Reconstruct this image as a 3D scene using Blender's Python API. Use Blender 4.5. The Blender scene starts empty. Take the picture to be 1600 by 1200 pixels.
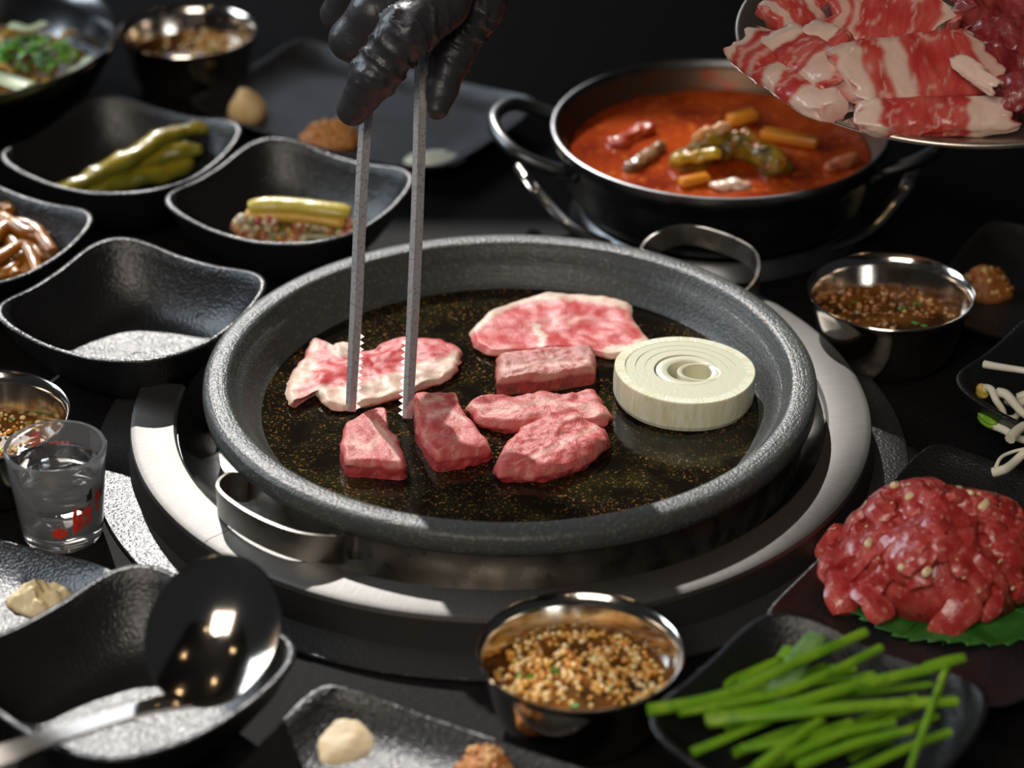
import bpy, bmesh, math, random
import numpy as np
from mathutils import Vector, Matrix, Euler, Quaternion, noise as mnoise

random.seed(7)
PI = math.pi
U = 0.01                                   # every length below is in centimetres; the scene is in metres
scene = bpy.context.scene
COL = scene.collection

# ------------------------------------------------------------------ camera
F = 4330.0                                 # focal length in pixels of the 1600 x 1200 frame
TH = math.radians(29.5); DIST = 140.0; ZR = 4.4
CAM = (0.1, -DIST * math.cos(TH), ZR + DIST * math.sin(TH))
PITCH = TH + math.atan(22 / F)
SP, CP = math.sin(PITCH), math.cos(PITCH)
cd = bpy.data.cameras.new('camera'); cam = bpy.data.objects.new('camera', cd); COL.objects.link(cam)
cam.location = [v * U for v in CAM]
cam.rotation_euler = (PI / 2 - PITCH, 0, 0)
cd.sensor_width = 36; cd.lens = F / 1600 * 36
cd.clip_start = 0.02
cd.dof.use_dof = True; cd.dof.focus_distance = 1.375; cd.dof.aperture_fstop = 5.6
scene.camera = cam

# ------------------------------------------------------------------ light
w = bpy.data.worlds.new('world'); scene.world = w; w.use_nodes = True
w.node_tree.nodes['Background'].inputs[0].default_value = (0.75, 0.85, 1.0, 1)
w.node_tree.nodes['Background'].inputs[1].default_value = 0.025
SUN_EL, SUN_AZ = math.radians(37), math.radians(13)     # low sun from behind the table, a little to the left
tosun = Vector((-math.sin(SUN_AZ) * math.cos(SUN_EL), math.cos(SUN_AZ) * math.cos(SUN_EL), math.sin(SUN_EL)))
sl = bpy.data.lights.new('sun', 'SUN'); sl.energy = 4.0; sl.angle = math.radians(0.6); sl.color = (1, 0.965, 0.93)
so = bpy.data.objects.new('sun', sl); COL.objects.link(so)
so.rotation_euler = tosun.to_track_quat('Z', 'Y').to_euler()
def area(name, loc, target, sx, sy, power, col):
    l = bpy.data.lights.new(name, 'AREA'); l.shape = 'RECTANGLE'; l.size = sx * U; l.size_y = sy * U
    l.energy = power; l.color = col
    o = bpy.data.objects.new(name, l); COL.objects.link(o)
    o.location = [v * U for v in loc]
    d = Vector(loc) - Vector(target)
    o.rotation_euler = d.to_track_quat('Z', 'Y').to_euler()
    return o
area('side_fill', (-190, 95, 130), (0, 5, 0), 110, 80, 30.0, (0.78, 0.89, 1.0))  # added fill for sheen on left-facing walls; no window is built here
area('low_back_fill', (-28, 148, 45), (-10, 30, 0), 44, 40, 1.3, (0.80, 0.88, 1.0))  # added fill for sheen on the back tray; the wall is solid here
area('front_fill', (-50, -190, 170), (0, 0, 5), 120, 90, 31.0, (1.0, 0.90, 0.80))  # soft warm fill from the front left, source out of view

vs = scene.view_settings
vs.view_transform = 'Standard'; vs.look = 'None'; vs.exposure = 0.0; vs.gamma = 1.0
vs.use_curve_mapping = False

# ------------------------------------------------------------------ helpers
def on(px, py, z):
    """the point of the horizontal plane at height z that the photograph shows at a pixel"""
    u = (px - 800) / F; v = (600 - py) / F
    d = (u, CP + v * SP, -SP + v * CP)
    t = (z - CAM[2]) / d[2]
    return Vector((CAM[0] + t * d[0], CAM[1] + t * d[1], z))
def at(px, py, dep):
    u = (px - 800) / F * dep; v = (600 - py) / F * dep
    return Vector((CAM[0] + u, CAM[1] + dep * CP + v * SP, CAM[2] - dep * SP + v * CP))

BASE = {}
def _mesh(name, geo, mat, base, smooth=40):
    v, f = geo[0], geo[1]
    me = bpy.data.meshes.new(name)
    b = Vector(base)
    me.from_pydata([((p[0] - b[0]) * U, (p[1] - b[1]) * U, (p[2] - b[2]) * U) for p in v], [], f)
    if len(geo) > 2 and geo[2] is not None:
        a = me.color_attributes.new('Col', 'FLOAT_COLOR', 'POINT')
        flat = []
        for c in geo[2]: flat += [c[0], c[1], c[2], 1.0]
        a.data.foreach_set('color', flat)
    if len(v) > 60:                         # weld poles and seams
        bm = bmesh.new(); bm.from_mesh(me); bmesh.ops.remove_doubles(bm, verts=bm.verts, dist=2e-6); bm.to_mesh(me); bm.free()
    me.update()
    if smooth:
        me.shade_smooth()
        if smooth < 180: me.set_sharp_from_angle(angle=math.radians(smooth))
    if mat: me.materials.append(mat)
    return me
def tag(o, label=None, cat=None, group=None, kind=None):
    if label: o['label'] = label
    if cat: o['category'] = cat
    if group: o['group'] = group
    if kind: o['kind'] = kind
    return o
def thing(name, label, cat, base, group=None):
    o = bpy.data.objects.new(name, None); COL.objects.link(o)
    o.empty_display_size = 0.01
    o.location = [x * U for x in base]; BASE[o] = Vector(base)
    return tag(o, label, cat, group)
def part(name, geo, mat, parent, smooth=40, label=None, kind=None):
    o = bpy.data.objects.new(name, _mesh(name, geo, mat, BASE[parent], smooth)); COL.objects.link(o)
    o.parent = parent; BASE[o] = BASE[parent]
    return tag(o, label, None, None, kind)
def solo(name, geo, mat, label, cat, base=None, group=None, kind=None, smooth=40):
    if base is None:
        n = len(geo[0]); base = (sum(p[0] for p in geo[0]) / n, sum(p[1] for p in geo[0]) / n, min(p[2] for p in geo[0]))
    o = bpy.data.objects.new(name, _mesh(name, geo, mat, base, smooth)); COL.objects.link(o)
    o.location = [x * U for x in base]; BASE[o] = Vector(base)
    return tag(o, label, cat, group, kind)
def placed(name, me, parent, pos, rot, scale=(1, 1, 1)):
    """a small piece sharing mesh data (mesh built round the origin), child of a thing"""
    o = bpy.data.objects.new(name, me); COL.objects.link(o)
    if parent:
        o.parent = parent; pos = Vector(pos) - BASE[parent]
    o.location = [x * U for x in pos]; o.rotation_euler = rot; o.scale = scale
    return o
def join(*gs):
    v, f, c = [], [], []
    anyc = any(len(g) > 2 and g[2] is not None for g in gs)
    for g in gs:
        n = len(v); v += list(g[0]); f += [tuple(i + n for i in q) for q in g[1]]
        if anyc: c += list(g[2]) if len(g) > 2 and g[2] is not None else [(1, 1, 1)] * len(g[0])
    return (v, f, c) if anyc else (v, f)
def nz(p, s, seed=0.0):
    return mnoise.noise(Vector((p[0] * s + seed * 7.31, p[1] * s - seed * 3.7, p[2] * s + seed * 1.9)))
def fbm(p, s, seed=0.0):
    return nz(p, s, seed) * .6 + nz(p, s * 2.1, seed + 1) * .28 + nz(p, s * 4.3, seed + 2) * .12
def mixc(a, b, t):
    t = max(0.0, min(1.0, t))
    return (a[0] + (b[0] - a[0]) * t, a[1] + (b[1] - a[1]) * t, a[2] + (b[2] - a[2]) * t)
def sstep(a, b, x):
    t = max(0.0, min(1.0, (x - a) / (b - a))); return t * t * (3 - 2 * t)

def lathe(prof, c=(0, 0, 0), seg=96, a0=None, a1=None, closed=False):
    v, f = [], []; m = len(prof)
    full = a0 is None
    n = seg if full else seg + 1
    for i in range(n):
        a = 2 * PI * i / seg if full else a0 + (a1 - a0) * i / seg
        for r, z in prof: v.append((c[0] + r * math.cos(a), c[1] + r * math.sin(a), c[2] + z))
    k = m if closed else m - 1
    for i in range(seg):
        j = (i + 1) % n
        for q in range(k):
            q2 = (q + 1) % m
            f.append((i * m + q, j * m + q, j * m + q2, i * m + q2))
    if not full and closed:
        f.append(tuple(range(m))[::-1]); f.append(tuple(seg * m + q for q in range(m)))
    if full and not closed:
        if prof[0][0] > 1e-4: f.append(tuple(i * m for i in range(n))[::-1]) if prof[0][1] == min(p[1] for p in prof) else None
    return v, f
def frames(pts, up=None):
    pts = [Vector(p) for p in pts]; out = []
    n = len(pts); prev = None
    for i in range(n):
        t = (pts[min(i + 1, n - 1)] - pts[max(i - 1, 0)]).normalized()
        if up is not None: s = t.cross(Vector(up))
        elif prev is None: s = t.cross(Vector((0, 0, 1)) if abs(t.z) < .9 else Vector((0, 1, 0)))
        else: s = prev - t * prev.dot(t)
        s.normalize(); prev = s
        out.append((pts[i], t, s, s.cross(t).normalized()))
    return out
def smoothpath(pts, n):
    pts = [Vector(p) for p in pts]; m = len(pts); out = []
    for i in range(n):
        x = i / (n - 1) * (m - 1); k = min(int(x), m - 2); t = x - k
        p0, p1, p2, p3 = pts[max(k - 1, 0)], pts[k], pts[k + 1], pts[min(k + 2, m - 1)]
        out.append(.5 * ((2 * p1) + (p2 - p0) * t + (2 * p0 - 5 * p1 + 4 * p2 - p3) * t * t + (3 * p1 - p0 - 3 * p2 + p3) * t ** 3))
    return out
def tube(pts, rad, seg=10, flat=1.0, up=None, colfn=None):
    fr = frames(pts, up); v, f, c = [], [], []; n = len(fr)
    for i, (p, t, s, b) in enumerate(fr):
        u = i / (n - 1); r = rad(u) if callable(rad) else rad
        for k in range(seg):
            a = 2 * PI * k / seg
            q = p + s * (r * math.cos(a)) + b * (r * flat * math.sin(a)); v.append(tuple(q))
            if colfn: c.append(colfn(u, a, q))
    for i in range(n - 1):
        for k in range(seg):
            k2 = (k + 1) % seg
            f.append((i * seg + k, i * seg + k2, (i + 1) * seg + k2, (i + 1) * seg + k))
    f.append(tuple(range(seg))[::-1]); f.append(tuple((n - 1) * seg + k for k in range(seg)))
    return (v, f, c) if colfn else (v, f)
def sweep(pts, cross, up=(0, 0, 1), closed=True):
    """cross: list of (side, up) offsets or a function of u returning one"""
    fr = frames(pts, up); v, f = [], []; n = len(fr)
    for i, (p, t, s, b) in enumerate(fr):
        cs = cross(i / (n - 1)) if callable(cross) else cross
        for x, y in cs: v.append(tuple(p + s * x + b * y))
    m = len(cs)
    for i in range(n - 1):
        for k in range(m if closed else m - 1):
            k2 = (k + 1) % m
            f.append((i * m + k, i * m + k2, (i + 1) * m + k2, (i + 1) * m + k))
    f.append(tuple(range(m))[::-1]); f.append(tuple((n - 1) * m + k for k in range(m)))
    return v, f
def ellipsoid(c, r, rot=(0, 0, 0), seg=8, rings=5, col=None):
    M = Euler(rot).to_matrix(); v, f = [], []
    for i in range(rings + 1):
        th = PI * i / rings
        for k in range(seg):
            a = 2 * PI * k / seg
            q = M @ Vector((r[0] * math.sin(th) * math.cos(a), r[1] * math.sin(th) * math.sin(a), r[2] * math.cos(th)))
            v.append((c[0] + q.x, c[1] + q.y, c[2] + q.z))
    for i in range(rings):
        for k in range(seg):
            k2 = (k + 1) % seg
            if i == 0: f.append((k, seg + k, seg + k2))
            elif i == rings - 1: f.append((i * seg + k, (i + 1) * seg + k, i * seg + k2))
            else: f.append((i * seg + k, (i + 1) * seg + k, (i + 1) * seg + k2, i * seg + k2))
    return (v, f, [col] * len(v)) if col else (v, f)
def rbox(c, size, rot=(0, 0, 0), b=.15, col=None, jit=0, seed=0):
    """box with chamfered edges, 24 vertices"""
    M = Euler(rot).to_matrix(); hx, hy, hz = size[0] / 2, size[1] / 2, size[2] / 2
    bm_v = []; idx = {}
    for sx in (-1, 1):
        for sy in (-1, 1):
            for sz in (-1, 1):
                for ax in range(3):
                    p = [sx * (hx - b), sy * (hy - b), sz * (hz - b)]
                    p[ax] = (sx * hx, sy * hy, sz * hz)[ax]
                    idx[(sx, sy, sz, ax)] = len(bm_v)
                    q = Vector(p)
                    if jit: q += Vector((nz(q, 1.1, seed), nz(q, 1.1, seed + 5), nz(q, 1.1, seed + 9))) * jit
                    q = M @ q
                    bm_v.append((c[0] + q.x, c[1] + q.y, c[2] + q.z))
    f = []
    for ax in range(3):
        o = [a for a in range(3) if a != ax]
        for s in (-1, 1):
            loop = []
            for (s1, s2) in ((-1, -1), (1, -1), (1, 1), (-1, 1)):
                k = [0, 0, 0]; k[ax] = s; k[o[0]] = s1; k[o[1]] = s2
                loop.append(idx[(k[0], k[1], k[2], ax)])
            f.append(tuple(loop))
        for s1 in (-1, 1):
            for s2 in (-1, 1):
                k = [0, 0, 0]; k[o[0]] = s1; k[o[1]] = s2
                q = []
                for s, a in ((-1, o[0]), (1, o[0]), (1, o[1]), (-1, o[1])):
                    k[ax] = s; q.append(idx[(k[0], k[1], k[2], a)])
                f.append(tuple(q))
    for sx in (-1, 1):
        for sy in (-1, 1):
            for sz in (-1, 1): f.append(tuple(idx[(sx, sy, sz, a)] for a in range(3)))
    return (bm_v, f, [col] * len(bm_v)) if col else (bm_v, f)
def snets(fn, lo, hi, step):
    """surface nets: polygonise fn(X,Y,Z) < 0"""
    n = [int(math.ceil((hi[i] - lo[i]) / step)) + 1 for i in range(3)]
    ax = [lo[i] + step * np.arange(n[i]) for i in range(3)]
    X, Y, Z = np.meshgrid(*ax, indexing='ij'); D = fn(X, Y, Z); S = D < 0
    cnt = np.zeros([k - 1 for k in n]); acc = np.zeros([k - 1 for k in n] + [3])
    offs = [(i, j, k) for i in (0, 1) for j in (0, 1) for k in (0, 1)]
    def sub(A, o): return A[o[0]:A.shape[0] - 1 + o[0], o[1]:A.shape[1] - 1 + o[1], o[2]:A.shape[2] - 1 + o[2]]
    for a in offs:
        for d in range(3):
            if a[d] == 1: continue
            b = list(a); b[d] = 1
            da, db = sub(D, a), sub(D, b); cross = (da < 0) != (db < 0)
            t = np.where(cross, da / np.where(cross, da - db, 1), 0)
            cnt += cross
            for k in range(3): acc[..., k] += cross * (a[k] + (t if k == d else 0))
    act = cnt > 0; ids = -np.ones(act.shape, int); ids[act] = np.arange(act.sum())
    I = np.argwhere(act)
    V = (I + acc[act] / cnt[act][:, None]) * step + np.array(lo)
    Fc = []
    for d in range(3):
        e = [slice(None)] * 3; e2 = [slice(None)] * 3; e[d] = slice(0, -1); e2[d] = slice(1, None)
        a, b = S[tuple(e)], S[tuple(e2)]
        o1, o2 = [k for k in range(3) if k != d]
        p = np.argwhere(a != b)
        p = p[(p[:, o1] > 0) & (p[:, o2] > 0) & (p[:, o1] < n[o1] - 1) & (p[:, o2] < n[o2] - 1)]
        Q = []
        for (x, y) in ((-1, -1), (0, -1), (0, 0), (-1, 0)):
            r = p.copy(); r[:, o1] += x; r[:, o2] += y; Q.append(ids[r[:, 0], r[:, 1], r[:, 2]])
        Q = np.stack(Q, 1); flip = a[p[:, 0], p[:, 1], p[:, 2]] ^ (d == 1)
        Q = np.where(flip[:, None], Q, Q[:, ::-1]); Fc += [tuple(q) for q in Q.tolist()]
    return [tuple(x) for x in V], Fc
def blob(prims, k, step, pad=.4, extra=None):
    """smooth union of round cones (p, q, r1, r2)"""
    P = [(Vector(p), Vector(q), a, b) for p, q, a, b in prims]
    lo = [min(min(p[i] - a, q[i] - b) for p, q, a, b in P) - pad for i in range(3)]
    hi = [max(max(p[i] + a, q[i] + b) for p, q, a, b in P) + pad for i in range(3)]
    def fn(X, Y, Z):
        D = None
        for p, q, a, b in P:
            d = q - p; L = max(d.length_squared, 1e-9)
            t = np.clip(((X - p.x) * d.x + (Y - p.y) * d.y + (Z - p.z) * d.z) / L, 0, 1)
            e = np.sqrt((X - p.x - t * d.x) ** 2 + (Y - p.y - t * d.y) ** 2 + (Z - p.z - t * d.z) ** 2) - (a + (b - a) * t)
            if D is None: D = e
            else:
                h = np.clip(.5 + .5 * (D - e) / k, 0, 1); D = D * (1 - h) + e * h - k * h * (1 - h)
        return extra(X, Y, Z, D) if extra else D
    return snets(fn, lo, hi, step)
def displace(geo, amp, s, seed=0):
    v, f = geo[0], geo[1]
    N = [Vector((0, 0, 0)) for _ in v]
    for q in f:
        a, b, c = Vector(v[q[0]]), Vector(v[q[1]]), Vector(v[q[2]])
        nn = (b - a).cross(c - a)
        for i in q: N[i] += nn
    out = []
    for p, nn in zip(v, N):
        if nn.length > 0: nn.normalize()
        out.append(tuple(Vector(p) + nn * (amp * fbm(p, s, seed))))
    return (out, f) + tuple(geo[2:])

# ------------------------------------------------------------------ materials
def mat(name, col, rough=.5, metal=0, bump=None, mix=None, coat=0, sss=0, trans=0, ior=1.45, spec=.5, attr=False,
        rmix=None, aniso=0, polar=False, emit=None, sheen=0):
    """mix: list of (noise scale per cm, colour, lo, hi, detail); bump: list of (scale per cm, height cm)"""
    m = bpy.data.materials.new(name); m.use_nodes = True
    N, L = m.node_tree.nodes, m.node_tree.links
    B = N['Principled BSDF']
    B.inputs['Roughness'].default_value = rough; B.inputs['Metallic'].default_value = metal
    B.inputs['IOR'].default_value = ior; B.inputs['Specular IOR Level'].default_value = spec
    B.inputs['Coat Weight'].default_value = coat; B.inputs['Coat Roughness'].default_value = .12
    B.inputs['Transmission Weight'].default_value = trans
    B.inputs['Anisotropic'].default_value = aniso
    if sss:
        B.inputs['Subsurface Weight'].default_value = sss; B.inputs['Subsurface Radius'].default_value = (1, .35, .25)
        B.inputs['Subsurface Scale'].default_value = .004
    tc = N.new('ShaderNodeTexCoord'); src = tc.outputs['Object']
    if polar:                                       # (angle, radius, height): marks left by brushing or turning
        sx = N.new('ShaderNodeSeparateXYZ'); L.new(src, sx.inputs[0])
        at2 = N.new('ShaderNodeMath'); at2.operation = 'ARCTAN2'; L.new(sx.outputs[1], at2.inputs[0]); L.new(sx.outputs[0], at2.inputs[1])
        vl = N.new('ShaderNodeVectorMath'); vl.operation = 'LENGTH'
        cx = N.new('ShaderNodeCombineXYZ'); L.new(sx.outputs[0], cx.inputs[0]); L.new(sx.outputs[1], cx.inputs[1]); L.new(cx.outputs[0], vl.inputs[0])
        c2 = N.new('ShaderNodeCombineXYZ')
        ma = N.new('ShaderNodeMath'); ma.operation = 'MULTIPLY'; ma.inputs[1].default_value = polar[0] * U; L.new(at2.outputs[0], ma.inputs[0])
        mr = N.new('ShaderNodeMath'); mr.operation = 'MULTIPLY'; mr.inputs[1].default_value = polar[1]; L.new(vl.outputs['Value'], mr.inputs[0])
        mz = N.new('ShaderNodeMath'); mz.operation = 'MULTIPLY'; mz.inputs[1].default_value = polar[1]; L.new(sx.outputs[2], mz.inputs[0])
        L.new(ma.outputs[0], c2.inputs[0]); L.new(mr.outputs[0], c2.inputs[1]); L.new(mz.outputs[0], c2.inputs[2])
        psrc = c2.outputs[0]
    def noise(scale, detail=3, s=None):
        t = N.new('ShaderNodeTexNoise'); t.inputs['Scale'].default_value = scale / U; t.inputs['Detail'].default_value = detail
        L.new(s if s is not None else src, t.inputs['Vector']); return t.outputs['Fac']
    cur = None
    if attr:
        a = N.new('ShaderNodeAttribute'); a.attribute_name = 'Col'; cur = a.outputs['Color']
    for i, e in enumerate(mix or []):
        sc, c, lo, hi = e[:4]
        mp = N.new('ShaderNodeMapRange'); mp.inputs[1].default_value = lo; mp.inputs[2].default_value = hi
        L.new(noise(sc, e[4] if len(e) > 4 else 3, psrc if (polar and len(e) > 5) else None), mp.inputs[0])
        mx = N.new('ShaderNodeMix'); mx.data_type = 'RGBA'
        if cur is None: mx.inputs[6].default_value = (*col, 1)
        else: L.new(cur, mx.inputs[6])
        mx.inputs[7].default_value = (*c, 1); L.new(mp.outputs[0], mx.inputs[0]); cur = mx.outputs[2]
    if cur is None: B.inputs['Base Color'].default_value = (*col, 1)
    else: L.new(cur, B.inputs['Base Color'])
    if rmix:
        mp = N.new('ShaderNodeMapRange'); mp.inputs[1].default_value = .35; mp.inputs[2].default_value = .65
        mp.inputs[3].default_value = rmix[1]; mp.inputs[4].default_value = rmix[2]
        L.new(noise(rmix[0], 3, psrc if polar else None), mp.inputs[0]); L.new(mp.outputs[0], B.inputs['Roughness'])
    prev = None
    for e in bump or []:
        b = N.new('ShaderNodeBump'); b.inputs['Strength'].default_value = 1.0; b.inputs['Distance'].default_value = e[1] * U
        L.new(noise(e[0], 2, psrc if (polar and len(e) > 2) else None), b.inputs['Height'])
        if prev: L.new(prev, b.inputs['Normal'])
        prev = b.outputs['Normal']
    if prev: L.new(prev, B.inputs['Normal'])
    if emit:
        B.inputs['Emission Color'].default_value = (*emit[0], 1); B.inputs['Emission Strength'].default_value = emit[1]
    return m

M = {}
M['table'] = mat('table_black_stone', (.006, .0055, .0055), .62, bump=[(9, .02), (2.5, .03)], mix=[(6, (.017, .015, .013), .5, .75)], spec=.06)
M['ceramic'] = mat('black_textured_ceramic', (.012, .012, .0125), .32, bump=[(7, .060)], spec=.8)
M['stone'] = mat('soapstone', (.055, .060, .058), .38, bump=[(7, .045), (1.0, .03, 1)], polar=(4, 7),
                 mix=[(5, (.12, .13, .115), .55, .72), (1.4, (.05, .052, .03), .55, .8)], spec=.45)
M['oil'] = mat('oily_stone', (.007, .005, .003), .07, bump=[(1.2, .012), (12, .0018)], spec=.4,
               mix=[(.35, (.018, .018, .006), .45, .7), (5, (.22, .10, .025), .60, .68, 4), (11, (.30, .18, .05), .64, .71, 4), (.45, (.006, .0045, .003), .48, .62, 3)])
M['ring'] = mat('brushed_steel', (.22, .212, .20), .54, 1, polar=(900, 1), mix=[(1.2, (.14, .134, .125), .35, .75, 4, 1)], bump=[(4, .0025, 1)])
M['band'] = mat('used_steel', (.50, .47, .43), .30, 1, mix=[(.5, (.40, .36, .30), .4, .7)], rmix=(1, .26, .40))
M['basin'] = mat('dark_steel', (.25, .25, .25), .28, 1, mix=[(.6, (.10, .10, .095), .4, .7)])
M['flange'] = mat('textured_black_metal', (.05, .05, .05), .30, .4, bump=[(6, .05)])
M['steel'] = mat('polished_steel', (.66, .60, .53), .13, 1, bump=[(2, .002)])
M['tong'] = mat('tong_steel', (.92, .90, .90), .44, 1, mix=[(6, (.6, .58, .57), .5, .7)])
M['shaded_skirt'] = mat('shaded_ring_skirt', (.03, .028, .026), .5, .3)  # ring's outer wall, its shade put into a near-black colour
M['pot'] = mat('dark_pot_metal', (.16, .165, .17), .36, 1, mix=[(.5, (.10, .10, .10), .4, .7)])
M['potin'] = mat('stained_pot_inside', (.10, .055, .03), .4, .6, mix=[(.7, (.16, .03, .01), .5, .7)])
M['platter'] = mat('platter_steel', (.62, .55, .48), .36, 1, bump=[(3, .004)])
M['glove'] = mat('black_nitrile', (.030, .030, .033), .42, bump=[(1.3, .09), (5, .008)], spec=.6)
M['meat'] = mat('raw_meat', (1, 1, 1), .45, attr=True, mix=[(9, (.75, .42, .38), .66, .82)], bump=[(4, .035), (14, .03)], sss=.12, spec=.35)
M['meatsoft'] = mat('raw_meat_slice', (1, 1, 1), .45, attr=True, mix=[(7, (.82, .55, .48), .7, .9)], bump=[(3.5, .018), (13, .012)], sss=.14, spec=.32)
M['meatheld'] = mat('raw_meat_held', (1, 1, 1), .36, attr=True, mix=[(7, (.82, .55, .48), .7, .9)], bump=[(3.5, .03), (12, .015)], sss=.14, coat=.35)
M['tartare'] = mat('chopped_raw_beef', (.40, .028, .026), .30, mix=[(1.2, (.58, .10, .08), .42, .7), (3, (.66, .30, .24), .60, .75)], bump=[(3, .07), (9, .03)], sss=.12, coat=.4)
M['food'] = mat('wet_food', (1, 1, 1), .32, attr=True, bump=[(4, .04)], coat=.22, sss=.05)
M['dryfood'] = mat('paste_food', (1, 1, 1), .55, attr=True, bump=[(6, .04)], sss=.08)
M['onion'] = mat('onion_flesh', (.66, .65, .40), .38, polar=(30, 2), mix=[(.5, (.78, .78, .62), .35, .65, 2, 1)], bump=[(1.2, .02, 1)], sss=.25)
M['onion_in'] = mat('onion_cut', (.66, .65, .48), .36, bump=[(6, .012)], sss=.25)
M['chive'] = mat('chive_green', (.15, .34, .012), .36, mix=[(.5, (.30, .50, .03), .4, .68), (1.1, (.055, .19, .012), .52, .75)], bump=[(5, .012)], sss=.06)
M['leek'] = mat('pale_leek_green', (.20, .33, .10), .45, mix=[(2, (.10, .24, .05), .45, .7)], bump=[(5, .012)])
M['leaf'] = mat('perilla_green', (.022, .115, .014), .45, mix=[(.9, (.05, .2, .03), .45, .75)], bump=[(1.6, .05), (6, .02)])
M['sprout'] = mat('sprout_white', (.76, .70, .52), .3, mix=[(.8, (.80, .78, .66), .4, .7)], sss=.2)
M['sprout_head'] = mat('sprout_yellow', (.62, .42, .09), .32, mix=[(1.5, (.45, .45, .05), .5, .7)])
M['liquid'] = mat('brown_sauce', (.20, .075, .012), .08, mix=[(.6, (.05, .018, .005), .4, .65)], coat=.5)
M['soup'] = mat('red_stew', (.42, .055, .006), .12, mix=[(.35, (.22, .02, .004), .4, .68), (1.8, (.62, .14, .015), .56, .75)], bump=[(1.2, .05)], coat=.5)
M['glass'] = mat('clear_glass', (.95, .96, .97), .04, trans=.93, ior=1.46)
M['water'] = mat('clear_water', (1, 1, 1), .0, trans=1, ior=1.33)
M['redprint'] = mat('red_glass_print', (.75, .045, .02), .4)
M['darkprint'] = mat('dark_glass_print', (.02, .02, .02), .4)
M['wall'] = mat('dark_wall', (.03, .028, .026), .8)
M['frame'] = mat('dark_wood', (.03, .02, .013), .5)
M['bigbowl'] = mat('dark_steel_bowl', (.14, .14, .14), .2, 1)

# ------------------------------------------------------------------ the room
def box(lo, hi):
    v = [(x, y, z) for x in (lo[0], hi[0]) for y in (lo[1], hi[1]) for z in (lo[2], hi[2])]
    return v, [(0, 1, 3, 2), (4, 6, 7, 5), (0, 4, 5, 1), (2, 3, 7, 6), (0, 2, 6, 4), (1, 5, 7, 3)]
def struct(name, geo, m):
    return solo(name, geo, m, None, None, base=(0, 0, 0), kind='structure', smooth=0)
struct('floor', box((-260, -320, -80), (260, 170, -75)), M['wall'])
struct('ceiling', box((-260, -320, 245), (260, 170, 250)), M['wall'])
WX0, WX1, WZ0, WZ1 = -92, -12, 94.5, 156                      # the window the sun comes through
struct('wall_back', join(box((-260, 150, -75), (260, 160, WZ0)), box((-260, 150, WZ1), (260, 160, 245)),
                         box((-260, 150, WZ0), (WX0, 160, WZ1)), box((WX1, 150, WZ0), (260, 160, WZ1))), M['wall'])
wf = struct('window_1', join(box((WX0, 151, WZ0), (WX0 + 3, 159, WZ1)), box((WX1 - 3, 151, WZ0), (WX1, 159, WZ1)),
                             box((WX0 + 3, 151, WZ0), (WX1 - 3, 159, WZ0 + 3)), box((WX0 + 3, 151, WZ1 - 3), (WX1 - 3, 159, WZ1))), M['frame'])

part('sun_blocker', sweep([Vector((-14.5, 149, 86)), Vector((-14.5, 149, 117)), Vector((-17, 149, 120.5)), Vector((-22.5, 149, 126)), Vector((-29, 149, 133)), Vector((-39, 149, 140)), Vector((-58, 149, 151)), Vector((-70, 149, 160))], lambda u: [(0, -.6), (-40, -.6), (-40, .6), (0, .6)], up=(0, 1, 0)), M['wall'], wf, 0)  # unseen slanted panel added to keep the sun off the right-hand side
struct('low_fill_frame', join(box((-53, 148.6, 22), (-50, 150, 68)), box((-6, 148.6, 22), (-3, 150, 68)), box((-50, 148.6, 22), (-6, 150, 25)), box((-50, 148.6, 65), (-6, 150, 68))), M['frame'])  # frame added round the low fill light; no opening behind it
M['bulb'] = mat('warm_downlight', (1, 1, 1), .5, emit=((1, .72, .42), 45))
ceil = bpy.data.objects['ceiling']
for x, y in ((-150, -60), (60, -230), (150, -60), (-60, 60), (90, 110)):
    part('downlight', lathe([(0, 243.5), (3, 243.5), (3.4, 244.0), (3.4, 245)], (x, y, 0), 24), M['bulb'], ceil)
# ------------------------------------------------------------------ table
tb = thing('table', 'black stone-topped restaurant table under all the dishes', 'table', (0, 10, -75))
part('tabletop', rbox((0, 10, -1.5), (150, 116, 3), b=.3), M['table'], tb)
for sx in (-1, 1):
    for sy in (-1, 1): part('leg', rbox((sx * 66, 10 + sy * 50, -39), (6, 6, 72), b=.4), M['frame'], tb)

# ------------------------------------------------------------------ grill
gx = -.45                                                   # the steel ring is not quite centred under the stone
br = thing('grill_ring', 'brushed steel grill surround with an open end, encircling the stone plate', 'grill', (gx, 0, 0))
part('flange', lathe([(17.0, .02), (20.5, .02), (20.75, .12), (20.7, .25), (19.3, .42), (17.0, .42)], (gx, 0, 0), 150, math.radians(168), math.radians(400), closed=True), M['flange'], br)
A0, A1, AJ = math.radians(172), math.radians(412), math.radians(222)
rp = [(16.55, .43), (16.45, 2.1), (16.6, 2.24), (18.45, 2.24), (18.72, 2.14), (18.78, 1.9), (18.3, 1.82), (18.2, .43)]
part('ring_section', lathe(rp, (gx, 0, 0), 40, A0, AJ - .0012, closed=True), M['ring'], br, 30)
part('ring_section', lathe(rp, (gx, 0, 0), 130, AJ + .0012, A1, closed=True), M['ring'], br, 30)
part('shaded_skirt', lathe([(18.32, .43), (18.32, 1.8), (18.74, 1.86), (18.95, .43)], (gx, 0, 0), 150, A0, A1, closed=True), M['shaded_skirt'], br, 30)  # outer wall of the ring, shade painted in as a darker metal
part('basin', lathe([(16.4, 1.9), (16.1, 1.3), (15.4, .75), (14.6, .5), (11, .45), (11, .06), (16.9, .06), (16.5, 1.9)], (gx, 0, 0), 128, closed=True), M['basin'], br)

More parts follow.
